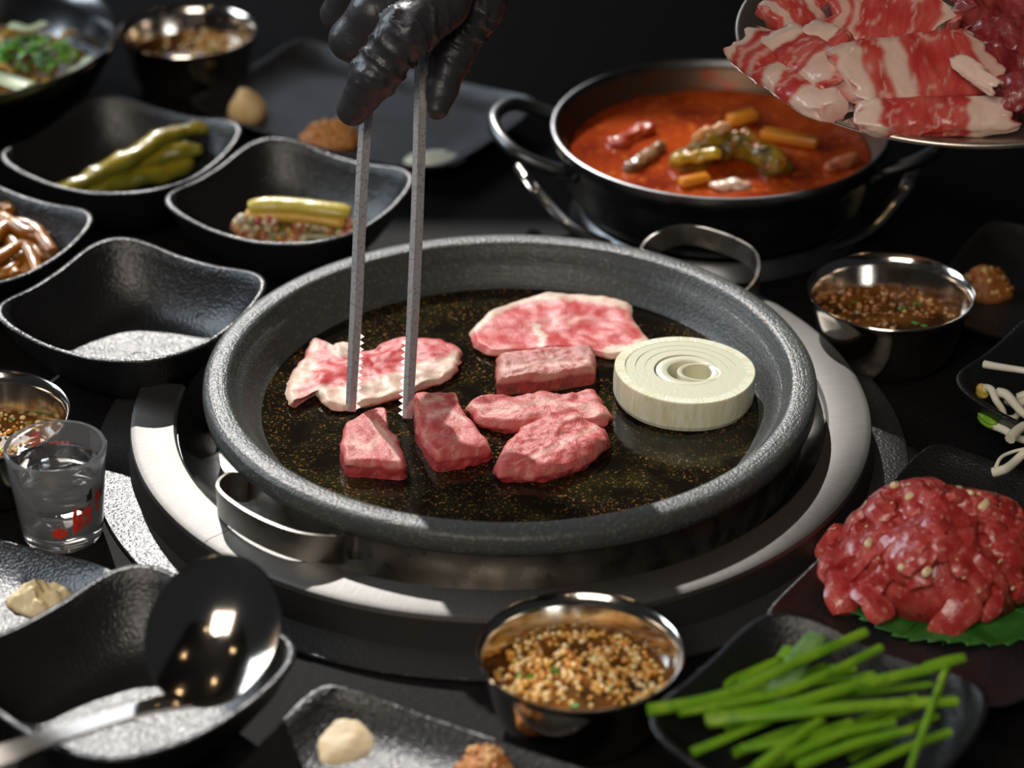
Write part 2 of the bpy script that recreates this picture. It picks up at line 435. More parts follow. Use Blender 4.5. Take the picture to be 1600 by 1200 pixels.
sp = thing('stone_grill_plate', 'round dark soapstone grill plate in a steel band with two strap handles', 'grill plate', (0, 0, .46))
prof = [(0, 1.5), (14.0, 1.5), (14.55, 1.7), (14.7, 3.0), (14.9, 3.1), (15.25, 3.18), (15.45, 3.4), (15.5, 3.8), (15.46, 4.15), (15.34, 4.33), (15.1, 4.40),
        (14.75, 4.42), (14.35, 4.41), (14.2, 4.36), (14.12, 4.26), (13.9, 4.0), (13.7, 3.75), (13.62, 3.72), (13.3, 3.3), (12.95, 2.75), (12.6, 2.36), (12.2, 2.24), (6, 2.2), (0, 2.2)]
part('stone', lathe(prof, (0, 0, 0), 160), M['stone'], sp, 50)
part('band', lathe([(14.45, .46), (14.75, .46), (14.85, .6), (14.85, 2.9), (14.72, 2.9), (14.6, .7)], (0, 0, 0), 128, closed=True), M['band'], sp)
def handle(a_deg, spread, out, z0, zt, h):
    a = math.radians(a_deg); pts = []
    ctl = [(14.75, -spread * 1.22), (14.95, -spread), (out * .93, -spread * .98), (out, -spread * .62), (out + .25, 0), (out, spread * .62), (out * .93, spread * .98), (14.95, spread), (14.75, spread * 1.22)]
    for k, (r, d) in enumerate(ctl):
        t = max(0, (r - 14.9) / (out - 14.9))
        pts.append((r * math.cos(a + d), r * math.sin(a + d), z0 + (zt - z0) * t))
    return sweep(smoothpath(pts, 60), [(-.08, -h / 2), (.08, -h / 2), (.08, h / 2), (-.08, h / 2)])
part('handle', handle(226, .25, 17.3, 2.3, 3.1, 1.5), M['band'], sp)
part('handle', handle(51, .22, 18.2, 2.3, 4.2, 1.2), M['band'], sp)
oil = lathe([(12.75, 2.40), (12.4, 2.34), (9, 2.34), (4, 2.34), (0, 2.34)], (0, 0, 0), 96)
solo('oil_film', oil, M['oil'], 'dark golden oil film covering the floor of the stone plate', 'oil', base=(0, 0, 2.3), kind='stuff')

# ------------------------------------------------------------------ meat on the grill
RED = (.46, .05, .05); PINK = (.58, .15, .13); FAT = (.66, .36, .29); PALE = (.56, .16, .14); DARKRED = (.30, .03, .03); GREYM = (.36, .15, .12)
ZP = 2.36
def pdist(p, poly):
    best = 1e9
    for a, b in zip(poly, poly[1:]):
        dx, dy = b[0] - a[0], b[1] - a[1]; L = dx * dx + dy * dy or 1e-9
        t = max(0, min(1, ((p[0] - a[0]) * dx + (p[1] - a[1]) * dy) / L))
        best = min(best, math.hypot(p[0] - a[0] - t * dx, p[1] - a[1] - t * dy))
    return best
def topx(p):
    dx, dy, dz = p[0] - CAM[0], p[1] - CAM[1], p[2] - CAM[2]
    dep = dy * CP - dz * SP; upv = dy * SP + dz * CP
    return (800 + F * dx / dep, 600 - F * upv / dep)
def slab(outline, z0, thick, seed, colfn, n=120, rings=16, rnd=.35, wav=.05, wscale=.8, edge=.05, belly=.0, centre=None, taper=.96):
    """a slice with the given outline (pixels of its top face): top, rounded edge, side and bottom"""
    o = [on(x, y, z0 + thick) for x, y in outline]
    if centre is None: c = Vector((sum(p.x for p in o) / len(o), sum(p.y for p in o) / len(o), 0))
    else: c = on(centre[0], centre[1], z0 + thick)
    m = len(o); rim = []
    per = [(o[(i + 1) % m] - o[i]).length for i in range(m)]; tot = sum(per)
    for k in range(n):                                      # even resampling, lightly rounded corners
        s = k / n * tot; i = 0
        while s > per[i]: s -= per[i]; i += 1
        rim.append(o[i].lerp(o[(i + 1) % m], s / per[i]))
    for _ in range(2): rim = [(rim[i - 1] + rim[i] * 2 + rim[(i + 1) % n]) / 4 for i in range(n)]
    v, f, col = [], [], []
    rr = [(.02 + .98 * ((k + 1) / rings) ** .9, 'top') for k in range(rings)]
    def put(p, kind, t):
        v.append(tuple(p)); col.append(colfn(p, kind, t))
    for k in range(rings):
        t = rr[k][0] * (1 - .0)
        for q in rim:
            x = c.x + (q.x - c.x) * t; y = c.y + (q.y - c.y) * t
            e = nz((x, y, 0), 2.2, seed + 3) * edge * t
            d = (1 - t) * ((q - c).to_2d().length)
            drop = rnd * thick * (1 - math.sqrt(max(0, 1 - max(0, 1 - d / (rnd * thick * 1.2 + 1e-6)) ** 2))) if rnd > 0 else 0
            z = z0 + thick * (1 + belly * (1 - t * t)) - drop + wav * fbm((x, y, 0), wscale, seed)
            r = Vector((x + (x - c.x) * e, y + (y - c.y) * e, max(z, z0 + .06)))
            put(r, 'top', t)
    for k in range(1, 6):
        u = k / 5
        for q in rim:
            e = nz((q.x, q.y, u * 1.3), 2.2, seed + 3) * edge
            sc = 1 + e + (taper - 1) * u * u + .015 * math.sin(PI * u)
            x = c.x + (q.x - c.x) * sc; y = c.y + (q.y - c.y) * sc
            ztop = z0 + thick * (1 - rnd) + wav * fbm((q.x, q.y, 0), wscale, seed)
            put(Vector((x, y, max(z0, ztop) + (z0 - max(z0, ztop)) * u)), 'side', u)
    R = rings + 5
    for k in range(R - 1):
        for i in range(n):
            j = (i + 1) % n
            f.append((k * n + i, (k + 1) * n + i, (k + 1) * n + j, k * n + j))
    f.append(tuple(range(n))); f.append(tuple((R - 1) * n + i for i in range(n))[::-1])
    return v, f, col
def steakcol(seed, side=DARKRED, fatlines=(), fw=5, grey=0.0, top=PALE):
    def fn(p, kind, t):
        q = topx(p); n1 = fbm(p, .9, seed); n2 = fbm(p, 3.0, seed + 4)
        marb = sstep(.10, .0, abs(fbm((p[0], p[1], p[2]), 1.1, seed + 11))) * .55
        if kind == 'side':
            c = mixc(side, RED, .4 + n1 + .9 * n2); c = mixc(c, PALE, marb * .5)
        else:
            c = mixc(RED, top, .45 + n1 * .8 + n2 * .5); c = mixc(c, FAT, marb * .8)
            if grey: c = mixc(c, GREYM, grey * (.6 + n1))
        for ln in fatlines: c = mixc(c, FAT, sstep(fw * 1.5, fw * .5, pdist(q, ln) + 6 * n2) * .85)
        return c
    return fn
def meat(name, label, geo, mt='meat', base=None):
    return solo(name, geo, M[mt], label, 'meat', group='meat pieces on the stone plate', smooth=60)
meat('steak_piece', 'pink marbled beef cube with a notched corner, nearest the tips of the tongs',
     slab([(538, 657), (562, 645), (580, 635), (603, 634), (608, 668), (621, 678), (635, 718), (630, 724), (600, 722), (540, 718), (531, 694)], ZP, .95, 1,
          steakcol(1, fatlines=[[(585, 660), (610, 690), (622, 720)], [(545, 690), (575, 700), (590, 685)]]), rnd=.25, wav=.12, wscale=1.2, taper=1.02))
meat('steak_piece', 'long pink beef strip touching the right arm of the tongs',
     slab([(646, 611), (680, 609), (712, 609), (724, 636), (767, 688), (764, 694), (735, 703), (684, 712), (676, 706), (664, 688), (650, 664)], ZP, .95, 2,
          steakcol(2, fatlines=[[(668, 650), (700, 640), (725, 655)], [(655, 630), (690, 622)]], fw=3), rnd=.35, wav=.16, wscale=.9, taper=1.02))
meat('steak_piece', 'browned rectangular beef cube behind the other pieces, below the back slice',
     slab([(776, 550), (840, 540), (926, 537), (931, 560), (929, 573), (860, 584), (778, 590)], ZP, 1.05, 3,
          steakcol(3, side=(.16, .05, .04), grey=.75, fatlines=[[(785, 575), (920, 565)]], fw=3, top=(.60, .30, .25)), rnd=.25, wav=.16, wscale=1.8, taper=1.0))
meat('steak_piece', 'flattened twisted beef strip between the browned cube and the round piece',
     slab([(728, 625), (769, 611), (815, 612), (851, 602), (880, 610), (927, 606), (944, 626), (958, 643), (945, 652), (905, 652), (860, 656), (795, 660), (745, 649)], ZP, .75, 4,
          steakcol(4, fatlines=[[(735, 630), (755, 640)], [(770, 645), (850, 625), (930, 640)], [(925, 648), (955, 645)]], fw=4), rnd=.5, wav=.35, wscale=1.0))
meat('steak_piece', 'rounded pink beef piece at the front right of the plate, left of the onion',
     slab([(771, 718), (783, 694), (813, 662), (862, 638), (885, 640), (906, 640), (930, 652), (954, 670), (952, 680), (913, 712), (870, 727), (851, 731), (810, 730), (779, 730)], ZP, .9, 5,
          steakcol(5, fatlines=[[(830, 715), (880, 690), (935, 665)], [(885, 655), (905, 648)]], fw=3), rnd=.55, wav=.34, wscale=1.1, belly=.12))
def slicecol(seed, reds, fats, base=PINK):
    """reds/fats: (polyline in pixels, half width)"""
    def fn(p, kind, t):
        q = topx(p); n1 = fbm(p, 1.0, seed); n2 = fbm(p, 3.2, seed + 3)
        st = fbm((p[0] * .5, p[1] * 2.2, 0), 1.5, seed + 8)
        c = mixc(base, FAT, .1 + n1 + .8 * st)
        for ln, wd in reds: c = mixc(c, mixc((.50, .03, .03), PINK, .05 + st * .9), sstep(wd * 1.5, wd * .8, pdist(q, ln) + 9 * n2 + 8 * n1))
        for ln, wd in fats: c = mixc(c, mixc((.64, .50, .38), (.66, .40, .30), n1 + .4), sstep(wd * 1.3, wd * .8, pdist(q, ln) + 7 * n2 + 6 * n1))
        if t > .97 and kind == 'top': c = mixc(c, FAT, .35)
        return c
    return fn
meat('meat_slice', 'crumpled thin meat slice with a broad white fat edge, between the arms of the tongs',
     slab([(458, 572), (476, 553), (486, 524), (497, 523), (501, 545), (512, 546), (528, 531), (545, 535), (562, 544), (587, 543), (598, 531), (627, 527), (670, 527), (700, 534), (724, 547),
           (717, 560), (714, 577), (692, 590), (660, 600), (630, 612), (600, 621), (570, 628), (530, 634), (508, 628), (490, 606), (470, 618), (454, 630), (447, 612), (450, 592)], ZP + .05, .42, 6,
          slicecol(6, [([(500, 578), (560, 572), (620, 560)], 16), ([(605, 545), (690, 540)], 12), ([(500, 590), (530, 588)], 12), ([(650, 560), (690, 553)], 6)],
                   [([(505, 620), (560, 622), (610, 602), (640, 594), (690, 578)], 17), ([(452, 620), (460, 590), (485, 570)], 12), ([(525, 540), (535, 545)], 11), ([(700, 570), (712, 558)], 8), ([(488, 530), (492, 545)], 6)]),
          n=200, rings=26, rnd=.5, wav=.42, wscale=.6, edge=.03, centre=(580, 578)), 'meatsoft')
meat('meat_slice', 'thin pink meat slice with a pale fat rim lying at the back of the plate',
     slab([(734, 512), (752, 496), (769, 482), (810, 464), (861, 454), (913, 457), (950, 463), (985, 472), (989, 495), (1006, 516), (1020, 532), (992, 547), (956, 553), (934, 548), (900, 542), (837, 545), (790, 549), (765, 549), (741, 536)], ZP + .05, .4, 7,
          slicecol(7, [([(760, 525), (800, 515), (835, 530)], 17), ([(860, 530), (920, 520), (985, 530)], 17), ([(790, 492), (880, 480), (970, 490)], 9)],
                   [([(735, 512), (770, 483), (810, 465), (860, 457), (915, 459), (985, 474)], 9), ([(835, 510), (850, 525), (845, 540)], 4), ([(1012, 530), (990, 545), (950, 552)], 8), ([(985, 478), (1010, 525)], 5)]),
          n=180, rings=24, rnd=.5, wav=.26, wscale=.5, edge=.02, centre=(870, 510)), 'meatsoft')

# ------------------------------------------------------------------ onion
oc = on(1069, 578, 4.0); OX, OY = oc.x, oc.y
on_t = thing('onion_slice', 'thick white onion round with a hollow centre on the right of the stone plate', 'onion', (OX, OY, ZP))
on_t.rotation_euler = (math.radians(-1.0), math.radians(2.0), 0)
lay = [(3.58, 3.06), (3.10, 2.60), (2.64, 2.14), (2.18, 1.66)]
for k, (r1, r0) in enumerate(lay):
    sh = .18 * k; zt = 4.02 - .012 * k
    g = lathe([(r0, ZP + .1), (r1 - .1, ZP + .02), (r1, ZP + .25), (r1 + .03 * (k == 0), 3.2), (r1, zt - .05), (r1 - .04, zt), (r0, zt)], (OX + .02 * k, OY, 0), 96, closed=True)
    g = ([(OX + (x - OX) * (1 + .02 * math.sin(3 * math.atan2(y - OY, x - OX) + k)), y, z) for x, y, z in g[0]], g[1])
    part('onion_layer', g, M['onion'] if k == 0 else M['onion_in'], on_t, 20)
# heart: a small oval ring open in the middle and a second split beside it
def oval(cx, cy, a, b, h0, h1, wall, rot=0):
    v, f = [], []; n = 40
    for i in range(n):
        t = 2 * PI * i / n
        for (k, z) in ((1, h0), (1, h1 - .05), (.95, h1), (1 - wall + .06, h1), (1 - wall, h1 - .05), (1 - wall, h0)):
            x, y = a * k * math.cos(t), b * k * math.sin(t)
            v.append((cx + x * math.cos(rot) - y * math.sin(rot), cy + x * math.sin(rot) + y * math.cos(rot), z))
    for i in range(n):
        j = (i + 1) % n
        for q in range(6): f.append((i * 6 + q, j * 6 + q, j * 6 + (q + 1) % 6, i * 6 + (q + 1) % 6))
    return v, f
hc = on(1092, 580, 4.0)
part('onion_core', oval(OX + .22, OY - .04, 1.72, 1.66, ZP + .1, 3.975, .34), M['onion_in'], on_t)
part('onion_heart', oval(hc.x, hc.y - .02, 1.16, .98, ZP + .1, 3.985, .22), M['onion_in'], on_t)
part('onion_heart', lathe([(0, 2.7), (1.25, 2.7), (1.25, 2.9), (0, 2.9)], (OX + .6, OY - .1, 0), 32), M['onion_in'], on_t)

# ------------------------------------------------------------------ tongs
def armpath(pix, z_tip, dep_top):
    tip = on(pix[0][0], pix[0][1], z_tip)
    dx = tip - Vector(CAM); d0 = dx.y * CP - dx.z * SP
    n = len(pix); y0, y1 = pix[0][1], pix[-1][1]
    return [at(x, y, d0 + (dep_top - d0) * (y - y0) / (y1 - y0)) for x, y in pix]
tg = thing('tongs', 'long steel tongs with saw-toothed tips reaching down onto the stone plate', 'tongs', on(592, 650, ZP))
camdir = Vector((0, CP, -SP))
def tong_arm(pix, side):
    P = smoothpath(armpath(pix, 2.42, 139.5), 60)
    wv = .32
    def cs(u):
        k = 1.0 if u > .25 else .80 + .8 * u
        a = wv * k; t = .05
        return [(-a, -.20), (-a, .0), (-a * .2, .14), (a, -.02), (a, -.20), (a - t, -.20), (a - t, -.05), (-a * .2, .08), (-a + t, -.03), (-a + t, -.20)]
    g = sweep(P, cs, up=tuple(-camdir))
    fr = frames(P, tuple(-camdir)); teeth = []
    # saw teeth on the inner edge of the last third
    L = 0; acc = [0]
    for a, b in zip(P, P[1:]): L += (b - a).length; acc.append(L)
    n = 12
    for k in range(n):
        s = .25 + k * .325
        i = max(j for j in range(len(acc)) if acc[j] <= s)
        p, t, sd, b = fr[i]; p = p + t * (s - acc[i])
        inn = sd * side                                    # side vector points to image right for one arm
        e = .26
        tri = [p + inn * e - t * .16 , p + inn * e + t * .16, p + inn * (e + .24)]
        vv = [tuple(q + b * h) for h in (-.10, -.02) for q in tri]
        teeth.append((vv, [(0, 2, 1), (3, 4, 5), (0, 1, 4, 3), (1, 2, 5, 4), (2, 0, 3, 5)]))
    return join(g, *teeth)
LA = [(548, 643), (551, 580), (557, 470), (562, 350), (569, 220), (577, 150), (596, 60), (640, -30), (668, -90)]
RA = [(637, 654), (640, 590), (647, 450), (653, 300), (656, 180), (658, 80), (660, 0), (668, -60), (676, -95)]
t0 = (at(600, 640, 140) - at(500, 640, 140)).normalized()
part('tong_arm', tong_arm(LA, frames(armpath(LA, 2.4, 139.5), tuple(-camdir))[2][2].dot(t0) / abs(frames(armpath(LA, 2.4, 139.5), tuple(-camdir))[2][2].dot(t0))), M['tong'], tg, 25)
part('tong_arm', tong_arm(RA, -frames(armpath(RA, 2.4, 139.5), tuple(-camdir))[2][2].dot(t0) / abs(frames(armpath(RA, 2.4, 139.5), tuple(-camdir))[2][2].dot(t0))), M['tong'], tg, 25)

# ------------------------------------------------------------------ gloved hand
def H(px, py, dep): return at(px, py, dep)
hp = []
def chain(pts, rs):
    for (a, b, r1, r2) in zip(pts, pts[1:], rs, rs[1:]): hp.append((a, b, r1, r2))
# forefinger reaching down to the left arm, curled middle and ring fingers behind it, thumb on the right arm
chain([H(690, 5, 137.0), H(632, 52, 135.5), H(585, 118, 136.2), H(551, 172, 137.2)], [1.42, 1.36, 1.20, .80])
chain([H(672, -40, 140), H(585, 20, 139.2), H(548, 62, 140.0), H(590, 95, 142.0), H(632, 60, 142.6)], [1.35, 1.22, 1.05, .95, .8])
chain([H(660, -70, 142), H(555, -25, 142), H(527, 22, 143.5), H(575, 60, 145)], [1.3, 1.1, .82, .8])
chain([H(650, -110, 145), H(560, -70, 145.5), H(535, -20, 147), H(580, 30, 148)], [1.2, 1.0, .85, .75])
TH0 = len(hp)
chain([H(770, -90, 140), H(742, 10, 140), H(705, 90, 139.8), H(689, 140, 139.6), H(683, 168, 139.5)], [1.7, 1.45, 1.02, .82, .62])
chain([H(690, -10, 137.0), H(745, -150, 136.5), H(765, -230, 136)], [1.5, 2.1, 2.2])
chain([H(672, -45, 140), H(745, -150, 139), H(775, -230, 138)], [1.5, 2.0, 2.1])
chain([H(655, -80, 144), H(740, -160, 142.5), H(775, -240, 140)], [1.4, 1.8, 2.0])
chain([H(775, -240, 138), H(800, -330, 136), H(830, -470, 132)], [2.5, 2.5, 3.0])
hg = blob(hp, .34, .125, pad=.5)
def wr(geo):
    v, f = geo; N = [Vector((0, 0, 0)) for _ in v]
    for q in f:
        a, b, c = Vector(v[q[0]]), Vector(v[q[1]]), Vector(v[q[2]]); nn = (b - a).cross(c - a)
        for i in q: N[i] += nn
    digits = [(hp[0:3], .155, 3.6, 2.4), (hp[TH0:TH0 + 4], .13, 4.6, 2.4)]
    out = []
    for p, nn in zip(v, N):
        if nn.length > 0: nn.normalize()
        p = Vector(p); amp = .03 * fbm(p, .7, 3)
        for segs, k, c0, wd in digits:                      # rumples of the loose glove across the finger joints
            s0 = 0; best = None
            for a, b, r1, r2 in segs:
                d = b - a; t = max(0, min(1, (p - a).dot(d) / d.length_squared)); e = (p - a - d * t).length - (r1 + (r2 - r1) * t)
                if best is None or e < best[0]: best = (e, s0 + t * d.length)
                s0 += d.length
            e, q = best
            if e < .3:
                amp += sstep(.3, .1, e) * k * (1.9 * (1 - abs(math.sin(q * 3.3 + 3.6 * fbm(p, .62, 9)))) ** 2 - .65) * (.8 + 1.2 * fbm(p, .55, 21)) * math.exp(-((q - c0) / wd) ** 2)
        out.append(tuple(p + nn * amp))
    return out, f
hand = solo('gloved_hand', wr(hg), M['glove'], 'hand in a tight black glove gripping the steel tongs from above', 'hand', smooth=180)

# ------------------------------------------------------------------ black dishes and trays
def sq(phi, a, n): return a / (abs(math.cos(phi)) ** n + abs(math.sin(phi)) ** n) ** (1 / n)
def dish_geo(c, rot, A=5.95, seg=112, lift=.5):
    """square bowl with rounded, raised corners; rot = direction of one corner"""
    lev = [(.0, 0.0, 2.5), (.46, 0.0, 2.5), (.50, .10, 2.6), (.58, .40, 2.8), (.76, 1.4, 3.4), (.91, 2.8, 4.0), (.992, 4.0, 4.4), (1.0, 4.09, 4.4), (.996, 4.15, 4.4), (.958, 4.16, 4.4), (.948, 4.12, 4.4),
           (.91, 3.6, 4.3), (.82, 2.45, 4.0), (.72, 1.65, 3.4), (.65, 1.3, 2.9), (.59, 1.15, 2.7), (.52, 1.1, 2.6), (.25, 1.08, 2.3), (.0, 1.08, 2.2)]
    v, f = [], []; m = len(lev)
    for i in range(seg):
        ph = 2 * PI * i / seg
        cc = abs(math.sin(2 * ph)) ** 3
        th = ph + rot - PI / 4
        for s, z, n in lev:
            r = sq(ph, A, n) * s
            zz = z + (lift * cc - .18) * (max(z - .5, 0) / 3.5) ** 1.5
            v.append((c[0] + r * math.cos(th), c[1] + r * math.sin(th), zz))
    for i in range(seg):
        j = (i + 1) % seg
        for q in range(m - 1): f.append((i * m + q, j * m + q, j * m + q + 1, i * m + q + 1))
    return v, f
def dish(label, c, rot, A=5.95):
    return solo('side_dish_bowl', dish_geo(c, math.radians(rot), A), M['ceramic'], label, 'bowl', base=(c[0], c[1], 0), group='square black side dish bowls', smooth=70)
B1, B2, B3, B4, B5, B6, B7 = (-22.9, 27.2), (-12.55, 20.9), (-30.3, 15.6), (-20.0, 7.75), (-16.3, -25.0), (12.9, -28.7), (29.5, -.6)
dish('square black dish holding pickled green peppers', B1, 18)
dish('square black dish holding stuffed cucumber kimchi behind the tongs', B2, 14)
dish('square black dish of braised mushrooms cut off by the left edge', B3, 13)
dish('empty square black dish at the left, sunlight on its floor', B4, 15)
dish('square black dish with a ladle in it at the bottom left', B5, 3)
dish('square black dish heaped with chives at the bottom right', B6, 9)
dish('square black dish of bean sprouts at the right edge', B7, 8)

def tray_geo(c, rot, W=19.4, Hh=13.0, seg=160, h=1.75):
    lev = [(.0, .0), (.70, .0), (.74, .12), (.90, .75), (.975, 1.35), (1.0, 1.55), (1.003, 1.68), (.985, 1.70), (.95, 1.38), (.86, .92), (.76, .58), (.66, .48), (.3, .46), (0, .46)]
    v, f = [], []; m = len(lev)
    ca, sa = math.cos(rot), math.sin(rot)
    for i in range(seg):
        ph = 2 * PI * i / seg
        cs, sn = math.cos(ph), math.sin(ph); n = 9
        r = 1 / (abs(cs) ** n + abs(sn) ** n) ** (1 / n)
        ux, uy = cs * r, sn * r
        cc = min(abs(ux), abs(uy)) ** 3
        for s, z in lev:
            x, y = ux * s * W / 2, uy * s * Hh / 2
            zz = z + (.55 * cc - .25) * (max(z - .4, 0) / 1.3)
            v.append((c[0] + x * ca - y * sa, c[1] + x * sa + y * ca, zz))
    for i in range(seg):
        j = (i + 1) % seg
        for q in range(m - 1): f.append((i * m + q, j * m + q, j * m + q + 1, i * m + q + 1))
    return v, f
def tray(label, c, rot):
    return solo('condiment_tray', tray_geo(c, math.radians(rot)), M['ceramic'], label, 'tray', base=(c[0], c[1], 0), group='rectangular black trays', smooth=50)
T1, T2, T3, T4, T5 = (-9.4, 39.2), (-29.3, -15.9), (-2.75, -33.0), (21.5, -13.9), (33.2, 12.5)
tray('rectangular black tray at the back, behind the tongs, with three condiments', T1, -32.5)
tray('rectangular black tray with grated garlic under the shot glass', T2, -26)
tray('rectangular black tray at the bottom centre with two condiments', T3, -28)
tray('rectangular black tray under the raw beef tartare', T4, 58)
tray('shadowed black tray at the right edge behind the sauce cup', T5, -28)

# ------------------------------------------------------------------ steel cups with sauce
def grains(n, posfn, size, pal, seed=0, rings=4, seg=6):
    rnd = random.Random(seed); gs = []
    for _ in range(n):
        p = posfn(rnd); s = size * rnd.uniform(.6, 1.35)
        gs.append(ellipsoid(p, (s, s * rnd.uniform(.6, 1), s * rnd.uniform(.5, .8)), (rnd.uniform(-.7, .7), rnd.uniform(-.7, .7), rnd.uniform(0, 6.28)), seg, rings, rnd.choice(pal)))
    return join(*gs)
def disc_pos(c, R, z, dz=.12, bias=None):
    def fn(rnd):
        while True:
            a, r = rnd.uniform(0, 2 * PI), R * math.sqrt(rnd.random())
            x, y = c[0] + r * math.cos(a), c[1] + r * math.sin(a)
            if bias is None or bias((x - c[0]) / R, (y - c[1]) / R, rnd): return (x, y, z + rnd.uniform(-.05, dz))
    return fn
NUT = [(.74, .40, .07), (.80, .50, .14), (.66, .30, .05), (.85, .62, .28), (.58, .23, .03), (.88, .70, .40)]
def cup(label, c, fill, n, seed, pal=NUT, gs=.15, bias=None, greens=6, sl_=''):
    t = thing('sauce_cup', label, 'cup', (c[0], c[1], 0), 'steel sauce cups')
    part('cup_body', lathe([(0, .25), (2.4, .25), (2.7, 0), (2.9, 0), (3.3, .35), (3.65, 1.0), (3.95, 2.0), (4.25, 3.4), (4.38, 3.85), (4.5, 3.97), (4.46, 4.04), (4.34, 4.0), (4.16, 3.4), (3.86, 2.0), (3.56, 1.05), (3.2, .5), (0, .42)], (c[0], c[1], 0), 96), M['steel'], t, 60)
    R = 3.56 + (fill - 1.05) * .32 - .03
    s = thing('dipping_sauce', 'brown dipping sauce with chopped nuts in the cup ' + sl_, 'sauce', (c[0], c[1], fill - .3))
    part('liquid', lathe([(0, fill - .3), (R - .2, fill - .3), (R, fill), (0, fill)], (c[0], c[1], 0), 64), M['liquid'], s)
    part('chopped_nuts', grains(n, disc_pos(c, R - .18, fill, .16, bias), gs, pal, seed), M['food'], s, 180, kind='stuff')
    rnd = random.Random(seed + 50)
    for k in range(greens):
        p = disc_pos(c, R - .4, fill + .08)(rnd)
        part('scallion_bit', rbox(p, (.42, .26, .12), (rnd.uniform(-.3, .3), rnd.uniform(-.4, .4), rnd.uniform(0, 6)), .05, (.07, .22, .015)), M['food'], s)
    return t
C1, C2, C3 = (3.05, -23.8), (20.4, 9.3), (-20.9, 45.4)
C4 = on(108, 648, 4.0); C4 = (C4.x - 4.45, C4.y)
cup('steel sauce cup full of chopped nuts at the front centre, below the grill ring', C1, 2.35, 560, 11, bias=lambda x, y, r: y > -.55 + .5 * r.random() or abs(x) > .55, sl_='at the front centre')
cup('steel sauce cup standing to the right of the grill ring', C2, 2.2, 260, 12, pal=[(.36, .13, .03), (.45, .2, .05), (.28, .09, .02), (.55, .3, .12)], gs=.13, bias=lambda x, y, r: x < .1 or y > .1, greens=5, sl_='right of the grill ring')
cup('steel sauce cup at the back left, behind the long tray', C3, 2.3, 200, 13, gs=.15, bias=lambda x, y, r: x > -.2, greens=4, sl_='at the back left')
cup('steel sauce cup at the left edge behind the shot glass', C4, 1.9, 300, 14, greens=9, sl_='at the left edge')

# ------------------------------------------------------------------ shot glass
gb = on(99, 836, 0); G = (gb.x, gb.y)
gl = thing('shot_glass', 'clear shot glass of water printed in red, at the left', 'glass', (G[0], G[1], 0))
part('glass_body', lathe([(0, .02), (1.75, .02), (1.88, .12), (1.95, .35), (2.42, 4.75), (2.46, 5.0), (2.40, 5.1), (2.28, 5.06), (2.22, 4.7), (1.86, 1.05), (1.6, .85), (0, .82)], (G[0], G[1], 0), 72), M['glass'], gl, 60)
wt = solo('water', lathe([(0, .86), (1.58, .88), (1.84, 1.08), (2.13, 3.98), (2.09, 3.9), (0, 3.88)], (G[0], G[1], 0), 64), M['water'], 'clear water filling the printed shot glass', 'water', base=(G[0], G[1], .86))
def decal(polys, ang0, z0, s, mtl, lab):
    for poly in polys:
        v = []
        for x, y in poly:
            z = z0 + y * s; r = 1.95 + (z - .35) * (2.42 - 1.95) / 4.4 + .012; a = ang0 + x * s / r
            v.append((G[0] + r * math.cos(a), G[1] + r * math.sin(a), z))
        part('print', (v, [tuple(range(len(v)))]), mtl, gl, 0, lab)
fa = math.radians(-52)
decal([[(-1.0, -.2), (-.55, -.05), (-.55, 2.8), (-.8, 2.8), (-1.0, 2.2)], [(-.5, 0), (1.0, .5), (1.0, 1.15), (-.5, .7)], [(-.5, .75), (-.1, .85), (-.1, 2.0), (-.5, 1.9)], [(.5, 1.05), (1.0, 1.2), (1.0, 2.6), (.5, 2.4)], [(-.1, 1.7), (.5, 1.9), (.5, 2.4), (-.1, 2.2)]], fa, 1.35, .5, M['redprint'], 'red printed letter')
decal([[(0, 0), (.9, .4), (.9, 1.7), (0, 1.4)], [(.1, -1.2), (.8, -.9), (.8, -.15), (.1, -.4)]], fa + .36, 2.5, .45, M['redprint'], 'red printed letter')
decal([[(.55 * math.cos(k) * (1 + .25 * (i % 2)), .45 * math.sin(k) * (1 + .25 * (i % 2))) for i, k in enumerate([2 * PI * q / 12 for q in range(12)])]], fa - .55, 1.4, .6, M['redprint'], 'red printed blossom')
decal([[(0, 0), (.7, .2), (.7, 1.6), (.3, 1.5), (.3, 1.1), (0, 1.0)]], fa + .12, 2.85, .45, M['darkprint'], 'dark printed block')
ba = math.radians(118)
decal([[(0, 0), (1.1, 0), (1.1, .35), (0, .35)], [(0, .5), (1.1, .5), (1.1, .85), (0, .85)], [(0, 1.0), (1.1, 1.0), (1.1, 1.4), (0, 1.4)], [(-.05, 0), (.25, 0), (.25, 1.4), (-.05, 1.4)]], ba, 3.95, .5, M['redprint'], 'red printed letter')
decal([[(k * .75, -.1 - .1 * (k % 2)), (k * .75 + .55, -.1), (k * .75 + .55, .5), (k * .75 + .3, .62), (k * .75, .45)] for k in range(4)], ba - .62, 3.75, .36, M['redprint'], 'red printed letter')

